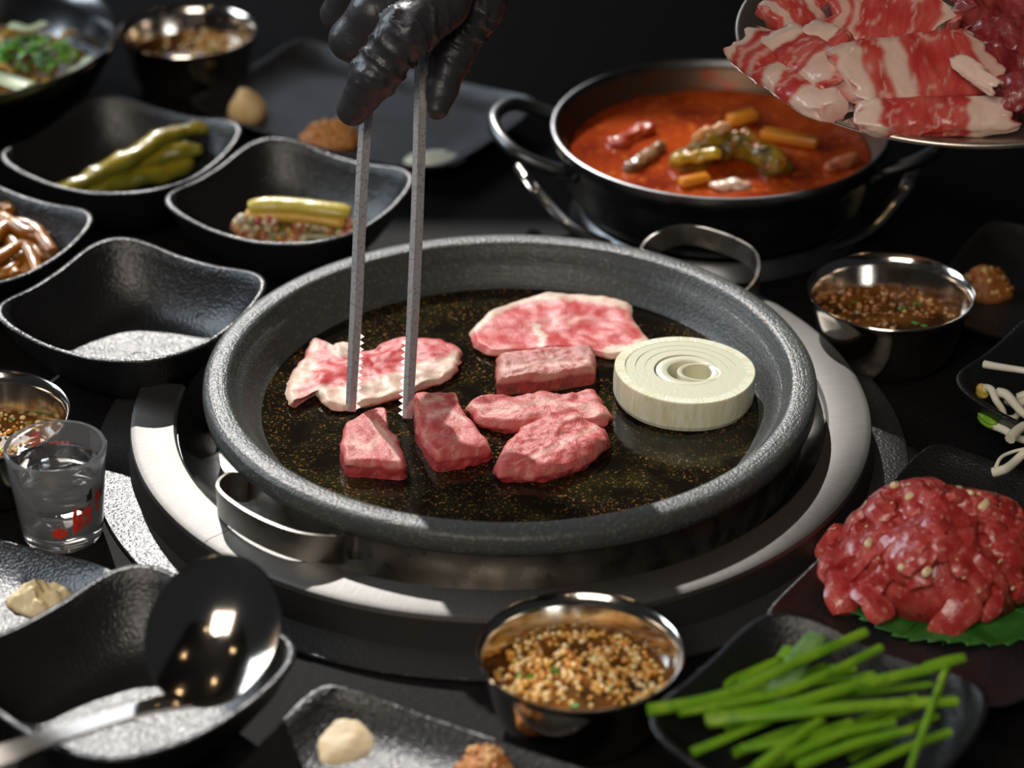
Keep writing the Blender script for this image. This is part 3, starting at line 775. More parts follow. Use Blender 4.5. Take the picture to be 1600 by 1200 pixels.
# ------------------------------------------------------------------ ladle
lc = on(333, 985, 4.9)
vdir = Vector((0, -CP, SP)); nrm = (vdir + Vector((.05, 0, .42))).normalized()
right = Vector((1, 0, 0)); upi = Vector((0, SP, CP))
maj = (right * .36 + upi * .93); maj = (maj - nrm * maj.dot(nrm)).normalized(); mino = maj.cross(nrm).normalized()
def ladle_bowl():
    v, f = [], []; n, m = 64, 12; a, b, dp = 3.38, 2.78, 1.25
    surf = []
    for layer in (0, 1):
        for k in range(m + 1):
            t = k / m
            for i in range(n):
                ph = 2 * PI * i / n
                rr = math.sin(t * PI / 2) if k else 1e-3
                d = dp * (1 - rr * rr) if t < 1 else 0
                off = .08 if layer else 0
                v.append(tuple(lc + maj * (a * rr + off * rr) * math.cos(ph) + mino * (b * rr + off * rr) * math.sin(ph) - nrm * (d + off * (1 if t < 1 else .5))))
    o = (m + 1) * n
    for k in range(m):
        for i in range(n):
            j = (i + 1) % n
            f.append((k * n + i, (k + 1) * n + i, (k + 1) * n + j, k * n + j))
            f.append((o + k * n + j, o + (k + 1) * n + j, o + (k + 1) * n + i, o + k * n + i))
    for i in range(n):
        j = (i + 1) % n; f.append((m * n + i, o + m * n + i, o + m * n + j, m * n + j))
    return v, f
ld = thing('ladle', 'polished steel ladle resting in the bottom left black dish', 'ladle', (lc.x, lc.y, 2.6))
part('ladle_bowl', ladle_bowl(), M['steel'], ld, 60)
p0 = lc - maj * 3.25
neck = [p0, on(205, 1112, p0.z + .75), on(60, 1160, 4.75), on(-40, 1198, 5.1), on(-190, 1255, 5.4)]
part('ladle_handle', sweep(smoothpath(neck, 50), lambda u: [(-(.72 - .22 * math.sin(min(u * 5, PI))), -.07), ((.72 - .22 * math.sin(min(u * 5, PI))), -.07), (.66 - .2 * math.sin(min(u * 5, PI)), .08), (-.66 + .2 * math.sin(min(u * 5, PI)), .08)]), M['steel'], ld)

# ------------------------------------------------------------------ stew pot
PC = (12.3, 26.2); PR = 9.75; PZ = 6.0
pt = thing('stew_pot', 'wide dark metal pot of red stew with two loop handles', 'pot', (PC[0], PC[1], 1.2))
part('pot_body', lathe([(0, 1.2), (7.6, 1.2), (8.3, 1.5), (8.9, 2.4), (9.2, 4.2), (9.35, 4.7), (9.8, 5.2), (9.95, 5.7), (9.9, 6.0), (9.75, 6.06), (9.6, 5.98), (9.5, 5.6)], (PC[0], PC[1], 0), 112), M['pot'], pt, 50)
part('pot_lining', lathe([(9.5, 5.6), (9.35, 5.2), (9.0, 4.8), (8.75, 4.2), (8.5, 2.6), (7.6, 1.6), (0, 1.5)], (PC[0], PC[1], 0), 112), M['potin'], pt, 50)
def pothandle(sgn):
    def P(r, d, z):
        a = (PI + d) if sgn < 0 else d
        return (PC[0] + r * math.cos(a), PC[1] + r * math.sin(a), z)
    s = .36
    pts = [P(9.2, s * sgn * -1.05, 4.6), P(10.6, s * sgn * -1.02, 5.0), P(12.6, s * sgn * -.72, 5.9), P(13.3, 0, 6.3), P(12.6, s * sgn * .72, 5.9), P(10.6, s * sgn * 1.02, 5.0), P(9.2, s * sgn * 1.05, 4.6)]
    return tube(smoothpath(pts, 48), .42, 12)
for s in (-1, 1):
    h = part('pot_handle', pothandle(s), M['pot'], pt, 60)
    for d in (-.378, .378):
        a = (PI + d) if s < 0 else d
        part('rivet', ellipsoid((PC[0] + 9.3 * math.cos(a), PC[1] + 9.3 * math.sin(a), 4.4), (.5, .5, .5), (0, 0, 0), 12, 8), M['pot'], h)
st = thing('pot_stand', 'low dark metal stand with curved side grips under the stew pot', 'stand', (PC[0], PC[1], 0))
part('stand_ring', lathe([(6.2, 0), (8.6, 0), (8.8, .2), (8.4, 1.0), (8.2, 1.18), (6.2, 1.18)], (PC[0], PC[1], 0), 80, closed=True), M['pot'], st)
ga = [on(812, 262, 2.6), on(830, 288, 2.5), on(858, 320, 1.9), on(888, 350, 1.4), on(925, 372, 1.0), on(965, 385, .8)]
part('grip', tube(smoothpath(ga, 30), .42, 10, .6), M['steel'], st, 60)
gb_ = [Vector((2 * PC[0] - p.x, p.y, p.z)) for p in ga]
part('grip', tube(smoothpath(gb_, 30), .42, 10, .6), M['steel'], st, 60)
SZ = 4.35
sw = thing('stew', 'bubbling red kimchi stew filling the wide dark pot', 'stew', (PC[0], PC[1], 2.0))
g = lathe([(0, SZ - 1), (8.2, SZ - 1), (8.75, SZ + .02), (8.4, SZ - .03), (6, SZ), (4, SZ), (2, SZ), (0, SZ)], (PC[0], PC[1], 0), 72)
part('broth', ([(x, y, z + (.10 * fbm((x, y, 0), .5, 2) if z > SZ - .5 else 0)) for x, y, z in g[0]], g[1]), M['soup'], sw, 60)
def chunk(name, label, pts, r, cols, seed, cat='vegetable', flat=.6, m='food', step=.14):
    def fn(p): return mixc(cols[0], cols[1], .5 + 1.2 * fbm(p, .8, seed))
    prims = [(a, b, r[0], r[1]) for a, b in zip(pts, pts[1:])]
    g = displace(blob(prims, .2, step, .35), .42, 1.3, seed)
    zc = sum(p.z for p in pts) / len(pts)
    v = [(x, y, zc + (z - zc) * flat) for x, y, z in g[0]]
    cols_ = [fn(p) for p in v]
    if len(cols) > 2: cols_ = [mixc(c, cols[2], sstep(.12, .3, fbm(p, 1.6, seed + 20))) for c, p in zip(cols_, v)]
    return solo(name, (v, g[1], cols_), M[m], label, cat, smooth=180)
OL, OLD, ORG = (.30, .22, .015), (.06, .045, .008), (.72, .25, .02)
chunk('kimchi_leaf', 'glossy dark green kimchi leaf heaped in the middle of the stew', [on(1065, 252, SZ + .2), on(1110, 232, SZ + .9), on(1160, 225, SZ + .9), on(1215, 258, SZ + .4)], (.75, .85), [(.42, .26, .015), (.05, .03, .006), (.35, .08, .015)], 31, flat=1.0)
chunk('kimchi_leaf', 'pale kimchi stem lying on top of the dark leaf in the stew', [on(1095, 218, SZ + 1.5), on(1132, 198, SZ + 1.9)], (.45, .4), [(.75, .45, .22), (.65, .25, .08)], 32, flat=1.0)
chunk('kimchi_leaf', 'yellow green kimchi strip at the front left of the leaf heap', [on(1060, 250, SZ + .8), on(1120, 240, SZ + 1.2)], (.38, .3), [(.62, .42, .02), (.45, .25, .02)], 33, flat=.9)
def stick(label, a, b, w_, h_, seed):
    a, b = Vector(a), Vector(b); d = b - a; c = (a + b) / 2
    return solo('carrot_stick', rbox(c, (d.length, w_, h_), (0, -math.asin(d.z / d.length), math.atan2(d.y, d.x)), .12, ORG, .08, seed), M['food'], label, 'vegetable', smooth=50)
stick('long orange vegetable stick at the right of the stew', on(1190, 208, SZ + .35), on(1278, 224, SZ + .3), .95, .6, 1)
stick('orange vegetable piece at the back of the stew', on(1138, 190, SZ + .3), on(1182, 178, SZ + .5), 1.0, .6, 2)
stick('short orange wedge in front of the long orange stick', on(1198, 228, SZ + .2), on(1222, 246, SZ + .1), .6, .5, 3)
stick('orange vegetable piece at the front edge of the stew', on(1062, 286, SZ + .2), on(1108, 276, SZ + .3), .8, .5, 4)
chunk('tofu_piece', 'whitish morsel at the front edge of the stew', [on(1125, 290, SZ + .1), on(1160, 288, SZ + .15)], (.5, .45), [(.80, .62, .48), (.75, .35, .2)], 35, 'tofu')
chunk('kimchi_leaf', 'dark brown kimchi piece at the left of the stew', [on(985, 262, SZ + .1), on(1035, 225, SZ + .3)], (.55, .4), [(.14, .05, .012), (.3, .15, .06)], 36)
chunk('kimchi_leaf', 'reddish kimchi piece at the back left of the stew', [on(965, 225, SZ), on(1010, 200, SZ + .2)], (.7, .55), [(.5, .07, .012), (.35, .03, .008)], 37)
chunk('onion_bit', 'translucent onion bit at the right edge of the stew', [on(1300, 262, SZ + .05), on(1330, 250, SZ + .1)], (.55, .5), [(.6, .2, .08), (.5, .1, .03)], 38)

# ------------------------------------------------------------------ held platter of sliced meat
PL = at(1490, 62, 140.0); PZ0 = PL.z; PTILT = math.tan(math.radians(5))      # tipped a little towards the camera
def onp(px, py, h):
    z = PZ0 + h
    for _ in range(8):
        p = on(px, py, z); z = PZ0 + h + (p.y - PL.y) * PTILT
    return p
g = lathe([(0, -1.0), (7.6, -1.0), (8.4, -.85), (10.4, -.12), (10.75, -.10), (11.0, .0), (11.05, .12), (10.98, .24), (10.78, .27), (10.55, .2), (10.3, .10), (8.4, -.60), (7.4, -.75), (0, -.75)], PL, 120)
pl = solo('platter', ([(x, y, z + (y - PL.y) * PTILT) for x, y, z in g[0]], g[1]), M['platter'],
          'round steel platter of sliced raw meat held over the pot at the top right', 'platter', base=(PL.x, PL.y, PZ0 - 1), smooth=60)
def roll(label, a, b, w_, h_, tilt, stripes, seed, curl=.0, n=70, seg=44, bend=0.0, name='meat_slice', dark=False, ruff=.2):
    """a folded slice: flattened roll along a-b; stripes: (u0, u1, fat amount) along its length"""
    a, b = Vector(a), Vector(b); ax = (b - a); L = ax.length; t = ax.normalized()
    s = t.cross(Vector((0, 0, 1))).normalized()
    if s.y > 0: s = -s                                     # towards the camera
    nb = s.cross(t).normalized()
    if nb.z < 0: nb = -nb
    ct, st_ = math.cos(tilt), math.sin(tilt)
    s, nb = s * ct - nb * st_, nb * ct + s * st_
    v, f, c = [], [], []
    for i in range(n):
        u = i / (n - 1)
        for k in range(seg):
            ph = 2 * PI * k / seg
            cs, sn = math.cos(ph), math.sin(ph)
            ex = abs(cs) ** .75 * (1 if cs > 0 else -1); ey = abs(sn) ** .9 * (1 if sn > 0 else -1)
            end = 1 - .25 * (abs(2 * u - 1) ** 8)
            uu = u + ruff * 1.1 * fbm((ex * 1.2, ey * .5 + seed, 0), 1.0, seed) * (abs(2 * u - 1) ** 3)
            p = a + ax * uu + s * (w_ / 2 * ex * end) + nb * (h_ / 2 * ey * end + bend * math.sin(PI * u))
            p += nb * (ruff * fbm((u * L, ex * w_ * .5, ey), .9, seed)) + s * (ruff * fbm((u * L, ex, ey * 2), .8, seed + 5))
            v.append(tuple(p))
            n1 = fbm((u * L * 1.0, ex * w_ / 2, ey), .8, seed + 2); st2 = fbm((u * L * 3.5, ex * w_ * .4, ey * .4), 1.0, seed + 7)
            base = mixc((.48, .035, .03), (.62, .12, .09), .35 + n1 + .8 * st2)
            if dark: base = mixc((.20, .015, .018), (.33, .05, .045), .4 + n1 + st2)
            ft = 0
            for u0, u1, am in stripes:
                e = .012 + .01
                uj = u + .085 * fbm((ex * 1.3, ey, u * 2), 1.1, seed + 9) + .010 * fbm((ex * 5, ey * 4, u), 1, seed)
                ft = max(ft, am * sstep(u0 - e, u0 + e, uj) * sstep(u1 + e, u1 - e, uj))
            ft = max(ft, .7 * sstep(.055, .0, abs(fbm((u * L, ex * w_ * .6, ey), .65, seed + 15)) ) * (0 if dark else .8))
            c.append(mixc(base, (.76, .54, .44), ft))
    for i in range(n - 1):
        for k in range(seg):
            k2 = (k + 1) % seg
            f.append((i * seg + k, i * seg + k2, (i + 1) * seg + k2, (i + 1) * seg + k))
    f.append(tuple(range(seg))[::-1]); f.append(tuple((n - 1) * seg + k for k in range(seg)))
    return solo(name, (v, f, c), M['meatheld'], label, 'meat', group='sliced meat on the held platter', smooth=70)
Z = PZ0
roll('large folded red slice with a white fat streak in the middle of the platter', onp(1316, 120, 1.9), onp(1548, 92, 2.1), 3.9, 1.0, math.radians(32), [(0, .16, 1), (.30, .43, .95), (.90, 1, .8)], 41)
roll('narrow folded slice along the front rim of the platter, white at both ends', onp(1338, 184, .75), onp(1583, 180, .75), 2.0, 1.15, math.radians(35), [(0, .15, 1), (.70, 1.0, 1)], 42)
roll('striped pink and white rolled slice along the left rim of the platter', onp(1166, 68, .7), onp(1312, 166, .8), 3.0, 1.25, math.radians(18), [(0, .09, 1), (.16, .20, .6), (.27, .31, .6), (.42, .56, 1), (.76, 1, 1)], 43)
roll('folded slice with a pale edge lying behind the striped roll', onp(1212, 52, 1.5), onp(1318, 128, 1.6), 2.4, .9, math.radians(25), [(0, .25, 1), (.62, .9, .9)], 44)
roll('pink rolled slice at the top left of the platter', onp(1196, 34, 1.0), onp(1300, -6, 1.2), 2.8, 1.2, math.radians(12), [(.08, .2, .9), (.5, .62, .8), (.85, 1, 1)], 45)
roll('red folded slice at the top of the platter above the large one', onp(1292, 30, 2.2), onp(1478, 34, 2.6), 3.6, 1.1, math.radians(26), [(.04, .15, .7), (.20, .25, .7), (.92, 1, .9)], 46)
roll('pale fatty slice end tucked between the left rolls and the large slice', onp(1262, 46, 1.9), onp(1322, 74, 1.9), 1.7, .9, math.radians(20), [(0, .7, 1)], 47)
roll('white edged slice at the top right of the platter beside the dark meat', onp(1430, 6, 2.4), onp(1490, 44, 2.5), 1.8, .8, math.radians(30), [(.0, .8, 1)], 48)
roll('pale curled fat strip on the lower right of the large slice', onp(1492, 92, 2.9), onp(1556, 138, 2.4), .9, .4, math.radians(35), [(0, 1, 1)], 49)
for k, (p, q, w_, lab) in enumerate([((1500, 30), (1640, 18), 3.0, 'dark red meat piece at the top right corner of the platter'), ((1515, 72), (1650, 66), 2.4, 'dark red glossy meat piece in the middle of the dark heap at the right'),
                                     ((1530, 108), (1660, 104), 2.4, 'dark maroon meat piece right of the large slice on the platter'), ((1556, 150), (1670, 148), 2.4, 'dark maroon meat piece right of the front slice on the platter'), ((1500, -8), (1640, -22), 3.0, 'dark meat piece at the very top edge of the platter')]):
    roll(lab, onp(*p, 2.0 - .25 * k * (k < 4)), onp(*q, 2.2 - .25 * k * (k < 4)), w_, 1.5, math.radians(20 + 9 * (k % 3)), [], 60 + k, dark=True, ruff=.55, bend=.5 * ((k % 2) * 2 - 1))
roll('red slice under the heap in the centre of the platter', onp(1300, 92, .7), onp(1560, 60, .8), 5.5, 1.2, math.radians(6), [(.2, .3, .8)], 70)

# ------------------------------------------------------------------ tartare, perilla leaf
tc_ = on(1466, 905, .6); TC = Vector((tc_.x, tc_.y, .6))
tr = thing('beef_tartare', 'mound of chopped red raw beef with sesame seeds on a green leaf', 'meat', (TC.x, TC.y, .7))
def dome(r, a):                                             # the surface of the mound
    x = TC.x + r * math.cos(a) * 4.75; y = TC.y + r * math.sin(a) * 4.3
    return Vector((x, y, .75 + 3.7 * math.sqrt(max(0, 1 - r ** 2.4)) * (1 + .10 * math.sin(3 * a + 1))))
v, f = [], []
for k in range(14):
    for i in range(48):
        p = dome(1 - k / 13.0 if k else 1, 2 * PI * i / 48)
        p = TC + (p - TC) * .93; v.append((p.x, p.y, max(.75, p.z + .2 * fbm(p, .9, 5))))
for k in range(13):
    for i in range(48):
        j = (i + 1) % 48; f.append((k * 48 + i, k * 48 + j, (k + 1) * 48 + j, (k + 1) * 48 + i))
f.append(tuple(range(48))[::-1])
part('meat_mound', (v, f), M['tartare'], tr, 180)
rnd = random.Random(5); strips = []
for k in range(7):
    L = rnd.uniform(1.3, 2.5); bd = rnd.uniform(.1, .5)
    pts = [(-L / 2, 0, -bd), (-L / 6, 0, 0), (L / 6, .05, .02), (L / 2, .1, -bd)]
    g = tube(smoothpath(pts, 12), lambda u, q=rnd.uniform(.45, .75): q * (1 - .3 * abs(2 * u - 1) ** 4), 7, rnd.uniform(.5, .75))
    strips.append(_mesh('meat_strip', displace(g, .26, 1.3, k), M['tartare'], (0, 0, 0), 42))
for k in range(150):
    r = math.sqrt(rnd.random()) * .99; a = rnd.uniform(0, 2 * PI)
    p = dome(r, a); e = .03
    n = (dome(max(0, r - e), a) - dome(min(1, r + e), a)).cross(dome(r, a + e) - dome(r, a - e)); n.normalize()
    if n.z < 0: n = -n
    if n.length < .5: n = Vector((0, 0, 1))
    q = n.to_track_quat('Z', 'X') @ Quaternion((0, 0, 1), rnd.uniform(0, 6.28)) @ Quaternion((1, 0, 0), rnd.uniform(-.4, .4)) @ Quaternion((0, 1, 0), rnd.uniform(-.35, .35))
    p = p + n * rnd.uniform(-.15, .16); p.z = max(p.z, 1.15)
    placed('meat_strip', strips[k % 7], tr, p, q.to_euler(), [rnd.uniform(.8, 1.15)] * 3)
for k in range(4):
    a = math.radians(150 + 25 * k); p = dome(1.06, a); p.z = 1.3 + .2 * (k % 2)
    placed('meat_strip', strips[k % 7], tr, p, (0, .2, a + 1.2), [1.2] * 3)
sesame = _mesh('sesame_seed', ellipsoid((0, 0, 0), (.14, .09, .06), (0, 0, 0), 8, 5, (.78, .56, .28)), M['food'], (0, 0, 0), 180)
garlic = _mesh('garlic_bit', rbox((0, 0, 0), (.55, .45, .4), (0, 0, 0), .12, (.85, .66, .38), .1, 3), M['food'], (0, 0, 0), 60)
for k in range(60):
    r = math.sqrt(rnd.random()) * .93; a = rnd.uniform(0, 2 * PI); p = dome(r, a); p = TC + (p - TC) * 1.07
    placed('sesame_seed', sesame, tr, p + Vector((0, -.05, .1)), (rnd.uniform(-.8, .8), rnd.uniform(-.8, .8), rnd.uniform(0, 6)), [rnd.uniform(.75, 1.2)] * 3)
for k, (x, y) in enumerate([(1420, 785), (1442, 905), (1470, 760), (1512, 775), (1500, 765), (1360, 862), (1415, 900), (1545, 790), (1400, 770), (1530, 800)]):
    best = min((dome(r_ / 12, a_ * .13) for r_ in range(13) for a_ in range(48)), key=lambda p: (topx(p)[0] - x) ** 2 + (topx(p)[1] - y) ** 2 + (0 if p.y < TC.y + 2 else 400))
    placed('garlic_bit', garlic, tr, TC + (best - TC) * 1.08 + Vector((0, 0, .1)), (rnd.uniform(-.5, .5), rnd.uniform(-.5, .5), rnd.uniform(0, 3)), [rnd.uniform(.55, 1.25)] * 3)
pc_ = on(1490, 925, .62)
def perilla():
    v, f, c = [], [], []; n, m = 220, 14
    for k in range(m + 1):
        t = k / m
        for i in range(n):
            a = 2 * PI * i / n
            r = 5.9 * (1 + .10 * math.cos(a - 1.2) + .03 * math.cos(2 * a))
            saw = (i * 36 / n) % 1.0
            if k >= m - 1: r *= 1 - (.07 * saw if k == m else .02)
            x = pc_.x + r * t * math.cos(a); y = pc_.y + r * t * math.sin(a) * .86
            z = .62 + .12 * t * t * math.sin(7 * a + 1) + .10 * fbm((x, y, 0), .6, 8) * t + .06
            v.append((x, y, z))
    for k in range(m):
        for i in range(n):
            j = (i + 1) % n; f.append((k * n + i, (k + 1) * n + i, (k + 1) * n + j, k * n + j))
    nn = len(v); v += [(x, y, z - .05) for x, y, z in v]; f += [tuple(q + nn for q in fc[::-1]) for fc in f]
    for i in range(n):
        j = (i + 1) % n; f.append((m * n + i, nn + m * n + i, nn + m * n + j, m * n + j))
    return v, f
pf = thing('perilla_leaf', 'serrated green perilla leaf under the raw beef mound', 'leaf', (pc_.x, pc_.y, .5))
part('leaf_blade', perilla(), M['leaf'], pf, 180)
for k in range(9):
    a = math.radians(170 + 22 * k)
    p1 = Vector((pc_.x + 5.5 * math.cos(a), pc_.y + 4.7 * math.sin(a), .76))
    part('leaf_vein', tube([Vector((pc_.x, pc_.y, .72)), (Vector((pc_.x, pc_.y, .74)) + p1) / 2, p1], lambda u: .08 * (1.15 - u), 6), M['leaf'], pf)
solo('garlic_sprout', tube(smoothpath([on(1364, 945, 1.1), on(1372, 930, 1.35), on(1380, 915, 1.7)], 8), lambda u: .2 - .05 * u, 8), M['sprout'], 'small white sprout end poking out from under the beef mound', 'vegetable')

# ------------------------------------------------------------------ chives
def chive(pix, zs, r, label=None, name='chive_stalk', m='chive', flat=.85, grp='chives heaped in the bottom right dish'):
    pts = [on(x, y, z) for (x, y), z in zip(pix, zs)]
    solo(name, tube(smoothpath(pts, 16), (lambda u: r * (1 - .25 * u)) if not callable(r) else r, 10, flat), M[m],
         label or 'green chive stalk lying in the heap in the bottom right dish', 'chive', group=grp, smooth=60)
chive([(1013, 1110), (1129, 1087), (1244, 1035), (1352, 988)], [4.9, 5.0, 5.2, 5.0], .30, 'long green chive poking out furthest left over the rim of its dish')
chive([(1060, 1112), (1210, 1084), (1292, 1054), (1376, 1012)], [4.7, 4.9, 4.9, 4.7], .27, 'second long chive, just below the one that pokes out furthest left')
chive([(1101, 1122), (1210, 1108), (1319, 1076), (1466, 1042)], [4.5, 4.7, 4.8, 4.8], .33, 'thick bright chive crossing the middle of the heap up to the right')
chive([(1105, 1127), (1240, 1114), (1375, 1101), (1496, 1096)], [4.4, 4.7, 4.8, 4.6], .32, 'thick bright chive lying almost level across the heap')
chive([(1081, 1176), (1150, 1147), (1203, 1125)], [3.7, 4.0, 4.2], .24, 'short pale chive end at the left of the heap')
chive([(1157, 1170), (1240, 1155), (1330, 1128)], [3.8, 4.0, 4.1], .24)
chive([(1180, 1202), (1232, 1162), (1281, 1125)], [4.0, 4.3, 4.4], .26, 'pale chive slanting steeply at the front of the heap')
chive([(1225, 1183), (1319, 1144), (1398, 1129)], [4.0, 4.2, 4.3], .28)
chive([(1247, 1197), (1337, 1162), (1426, 1140)], [4.0, 4.2, 4.3], .26)
chive([(1481, 1039), (1454, 1110), (1420, 1205)], [4.9, 4.9, 4.6], .18, 'thin chive hanging down steeply at the right of the heap')
chive([(1448, 1044), (1480, 1034), (1506, 1028)], [4.9, 5.0, 5.0], .30, 'short chive tip at the right end of the heap')
chive([(1210, 1097), (1240, 1042), (1276, 992)], [4.2, 4.4, 4.6], .62, 'broad pale leek blade standing behind the chives', 'leek_blade', 'leek', .2)
chive([(1225, 1030), (1235, 1012)], [4.2, 4.4], .4, 'short green blade end behind the pale leek blade', 'leek_blade', 'chive', .3)
rnd = random.Random(21)
for k in range(18):
    x, y = rnd.uniform(1110, 1330), rnd.uniform(1060, 1230); a = rnd.uniform(.1, .55); L = rnd.uniform(110, 200)
    zz = rnd.uniform(2.2, 3.5)
    chive([(x, y), (x + L / 2 * math.cos(a), y - L / 2 * math.sin(a)), (x + L * math.cos(a), y - L * math.sin(a) * .9)], [zz, zz + .25, zz + .35], rnd.uniform(.2, .28))

# ------------------------------------------------------------------ bean sprouts
def sprout(pix, zs, r, label, head=None, hc='sprout_head', hr=.42):
    pts = [on(x, y, z) for (x, y), z in zip(pix, zs)]
    t = thing('bean_sprout', label, 'bean sprout', tuple(pts[0]), 'bean sprouts in the dish at the right edge')
    part('stem', tube(smoothpath(pts, 20), lambda u: r * (1 - .3 * u), 8), M['sprout'], t, 60)
    if head:
        a, b = on(*head[0]), on(*head[1])
        for s in (-1, 1):
            part('bean', tube([a + (b - a) * (i / 8) + Vector((0, .0, .10 * s)) for i in range(9)], lambda u: hr * math.sqrt(max(.02, 1 - (2 * u - 1) ** 2)), 10, .6), M[hc], t, 60)
sprout([(1538, 569), (1560, 573), (1600, 579), (1660, 590)], [4.6, 4.7, 4.8, 4.6], .22, 'straight white bean sprout lying across the back of its dish')
sprout([(1540, 606), (1549, 609), (1556, 625), (1567, 642), (1569, 660)], [4.0, 4.2, 3.9, 3.4, 2.9], .22, 'yellow-headed bean sprout bent into a hook at the left of the dish', ((1529, 618, 3.6), (1541, 604, 4.0)))
sprout([(1560, 613), (1573, 617), (1588, 634), (1602, 648), (1640, 668)], [4.0, 4.1, 3.9, 3.7, 3.3], .27, 'thick white bean sprout curving down in the middle of the dish')
sprout([(1552, 664), (1570, 672), (1590, 684), (1640, 700)], [3.2, 3.2, 3.1, 3.0], .25, 'bean sprout with a lime green head at the front left of the dish', ((1530, 645, 3.3), (1557, 666, 3.3)), 'chive', .38)
sprout([(1578, 686), (1588, 674), (1604, 664), (1640, 655)], [3.9, 4.0, 4.0, 3.7], .28, 'white bean sprout end pointing at the front rim of the dish')
sprout([(1552, 738), (1574, 731), (1600, 708), (1640, 672)], [2.9, 3.3, 4.4, 4.6], .26, 'white bean sprout hanging over the front rim of the dish')
sprout([(1553, 738), (1563, 716), (1582, 706), (1606, 700)], [2.9, 3.6, 4.3, 4.6], .10, 'thin root loop hanging over the front rim of the dish')
rnd = random.Random(3)
for k in range(10):
    x, y = rnd.uniform(1548, 1610), rnd.uniform(618, 676); z_ = rnd.uniform(1.9, 3.0)
    sprout([(x, y), (x + rnd.uniform(10, 30), y + rnd.uniform(-14, 14)), (x + rnd.uniform(45, 70), y + rnd.uniform(-22, 22)), (x + rnd.uniform(80, 110), y + rnd.uniform(-26, 26))],
           [z_, z_ + .25, z_ + .2, z_], rnd.uniform(.18, .25), 'pale bean sprout tangled in the heap in the dish at the right edge')

# ------------------------------------------------------------------ contents of the other dishes
OLV, OLB, YEL = (.17, .16, .008), (.07, .075, .006), (.38, .27, .015)
def pepper(label, pix, zs, r, flat, seed):
    pts = [on(x, y, z) for (x, y), z in zip(pix, zs)]
    g = tube(smoothpath(pts, 30), lambda u: r * (.35 + .65 * math.sin(PI * min(1, max(0, u * .93 + .05))) ** .6), 14, flat,
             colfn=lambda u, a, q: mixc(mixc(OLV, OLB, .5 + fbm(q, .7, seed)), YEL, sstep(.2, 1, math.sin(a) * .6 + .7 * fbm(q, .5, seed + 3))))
    solo('pickled_pepper', displace(g, .38, .8, seed), M['food'], label, 'pepper', group='pickled peppers in the back left dish', smooth=60)
pepper('longest pickled pepper arching over the top of the others', [(95, 302), (150, 272), (205, 245), (262, 212), (330, 198)], [2.0, 2.5, 3.0, 3.4, 3.6], .75, .7, 1)
pepper('pickled pepper lying in the middle under the longest one', [(150, 292), (205, 262), (262, 240), (318, 232)], [1.8, 2.2, 2.6, 2.9], .85, .75, 2)
pepper('pickled pepper at the front rim of its dish', [(140, 302), (190, 284), (250, 272), (300, 255)], [1.7, 1.9, 2.0, 2.1], .8, .7, 3)
pepper('pickled pepper tip at the right end of the dish', [(245, 262), (285, 245), (325, 228)], [1.4, 1.8, 2.4], .7, .8, 4)
pepper('pale pickled pepper stub at the left end of the dish', [(82, 298), (105, 296), (128, 298)], [1.5, 1.6, 1.5], .55, .8, 5)

# stuffed cucumber kimchi
cu = thing('stuffed_cucumber', 'stuffed cucumber kimchi with pale radish filling in its black dish', 'kimchi', tuple(on(460, 375, .6)))
def cuc(pix, zs, r, cols, seed):
    pts = [on(x, y, z) for (x, y), z in zip(pix, zs)]
    g = tube(smoothpath(pts, 26), lambda u: r * (1 - .35 * abs(2 * u - 1) ** 5), 16, .7, colfn=lambda u, a, q: mixc(cols[0], cols[1], .5 + 1.1 * fbm(q, .8, seed)))
    part('cucumber_spear', displace(g, .07, 1.4, seed), M['food'], cu, 60)
cuc([(388, 322), (440, 320), (500, 326), (548, 332)], [3.1, 3.2, 3.2, 3.1], .62, [(.45, .36, .04), (.62, .50, .10)], 1)
cuc([(385, 336), (440, 335), (500, 341), (540, 348)], [2.6, 2.7, 2.7, 2.6], .6, [(.55, .27, .03), (.62, .40, .06)], 2)
cuc([(392, 360), (450, 362), (510, 366), (572, 362)], [1.5, 1.5, 1.5, 1.5], 1.0, [(.10, .10, .02), (.22, .15, .03)], 3)
def kpos(r):
    u = r.random(); x = 366 + 205 * u; y = 340 + 46 * r.random() + 6 * u
    z_ = 2.7 - (y - 340) / 46 * 1.7; p = on(x, y, z_); return (p.x, p.y - .1, p.z)
KP = [(.72, .60, .42), (.60, .48, .30), (.45, .08, .05), (.32, .12, .03), (.55, .30, .08), (.25, .24, .08), (.70, .55, .35), (.5, .14, .08)]
part('radish_filling', grains(170, kpos, .33, KP, 4, 4, 7), M['food'], cu, 180, kind='stuff')

# braised mushrooms
rnd = random.Random(9)
mush = [([(-30, 352), (0, 340), (40, 362), (75, 372)], 'braised mushroom strip at the top of the heap in the left dish'), ([(-20, 385), (15, 350), (50, 355), (82, 392)], None), ([(-25, 420), (10, 395), (40, 385), (60, 425)], None),
        ([(-10, 330), (8, 322), (14, 330)], 'small upright mushroom tip at the left edge'), ([(-30, 430), (10, 425), (35, 405), (48, 430)], None), ([(-30, 400), (5, 372), (30, 395), (30, 432)], None), ([(0, 365), (35, 372), (60, 402), (74, 412)], None), ([(-40, 375), (0, 400), (25, 430)], None)]
for k, (px_, lb) in enumerate(mush):
    zz = 2.9 if k < 4 else 2.3
    pts = [on(x, y, zz + (.3 if i in (1, 2) else 0)) for i, (x, y) in enumerate(px_)]
    g = tube(smoothpath(pts, 24), lambda u: .5 - .12 * u, 10, .7, colfn=lambda u, a, q: mixc((.42, .16, .012), (.20, .06, .008), .5 + fbm(q, .8, k)))
    solo('mushroom_strip', displace(g, .13, 1.2, k), M['food'], lb or 'glossy orange brown mushroom strip in the heap in the left dish', 'mushroom', group='braised mushrooms in the left dish', smooth=60)
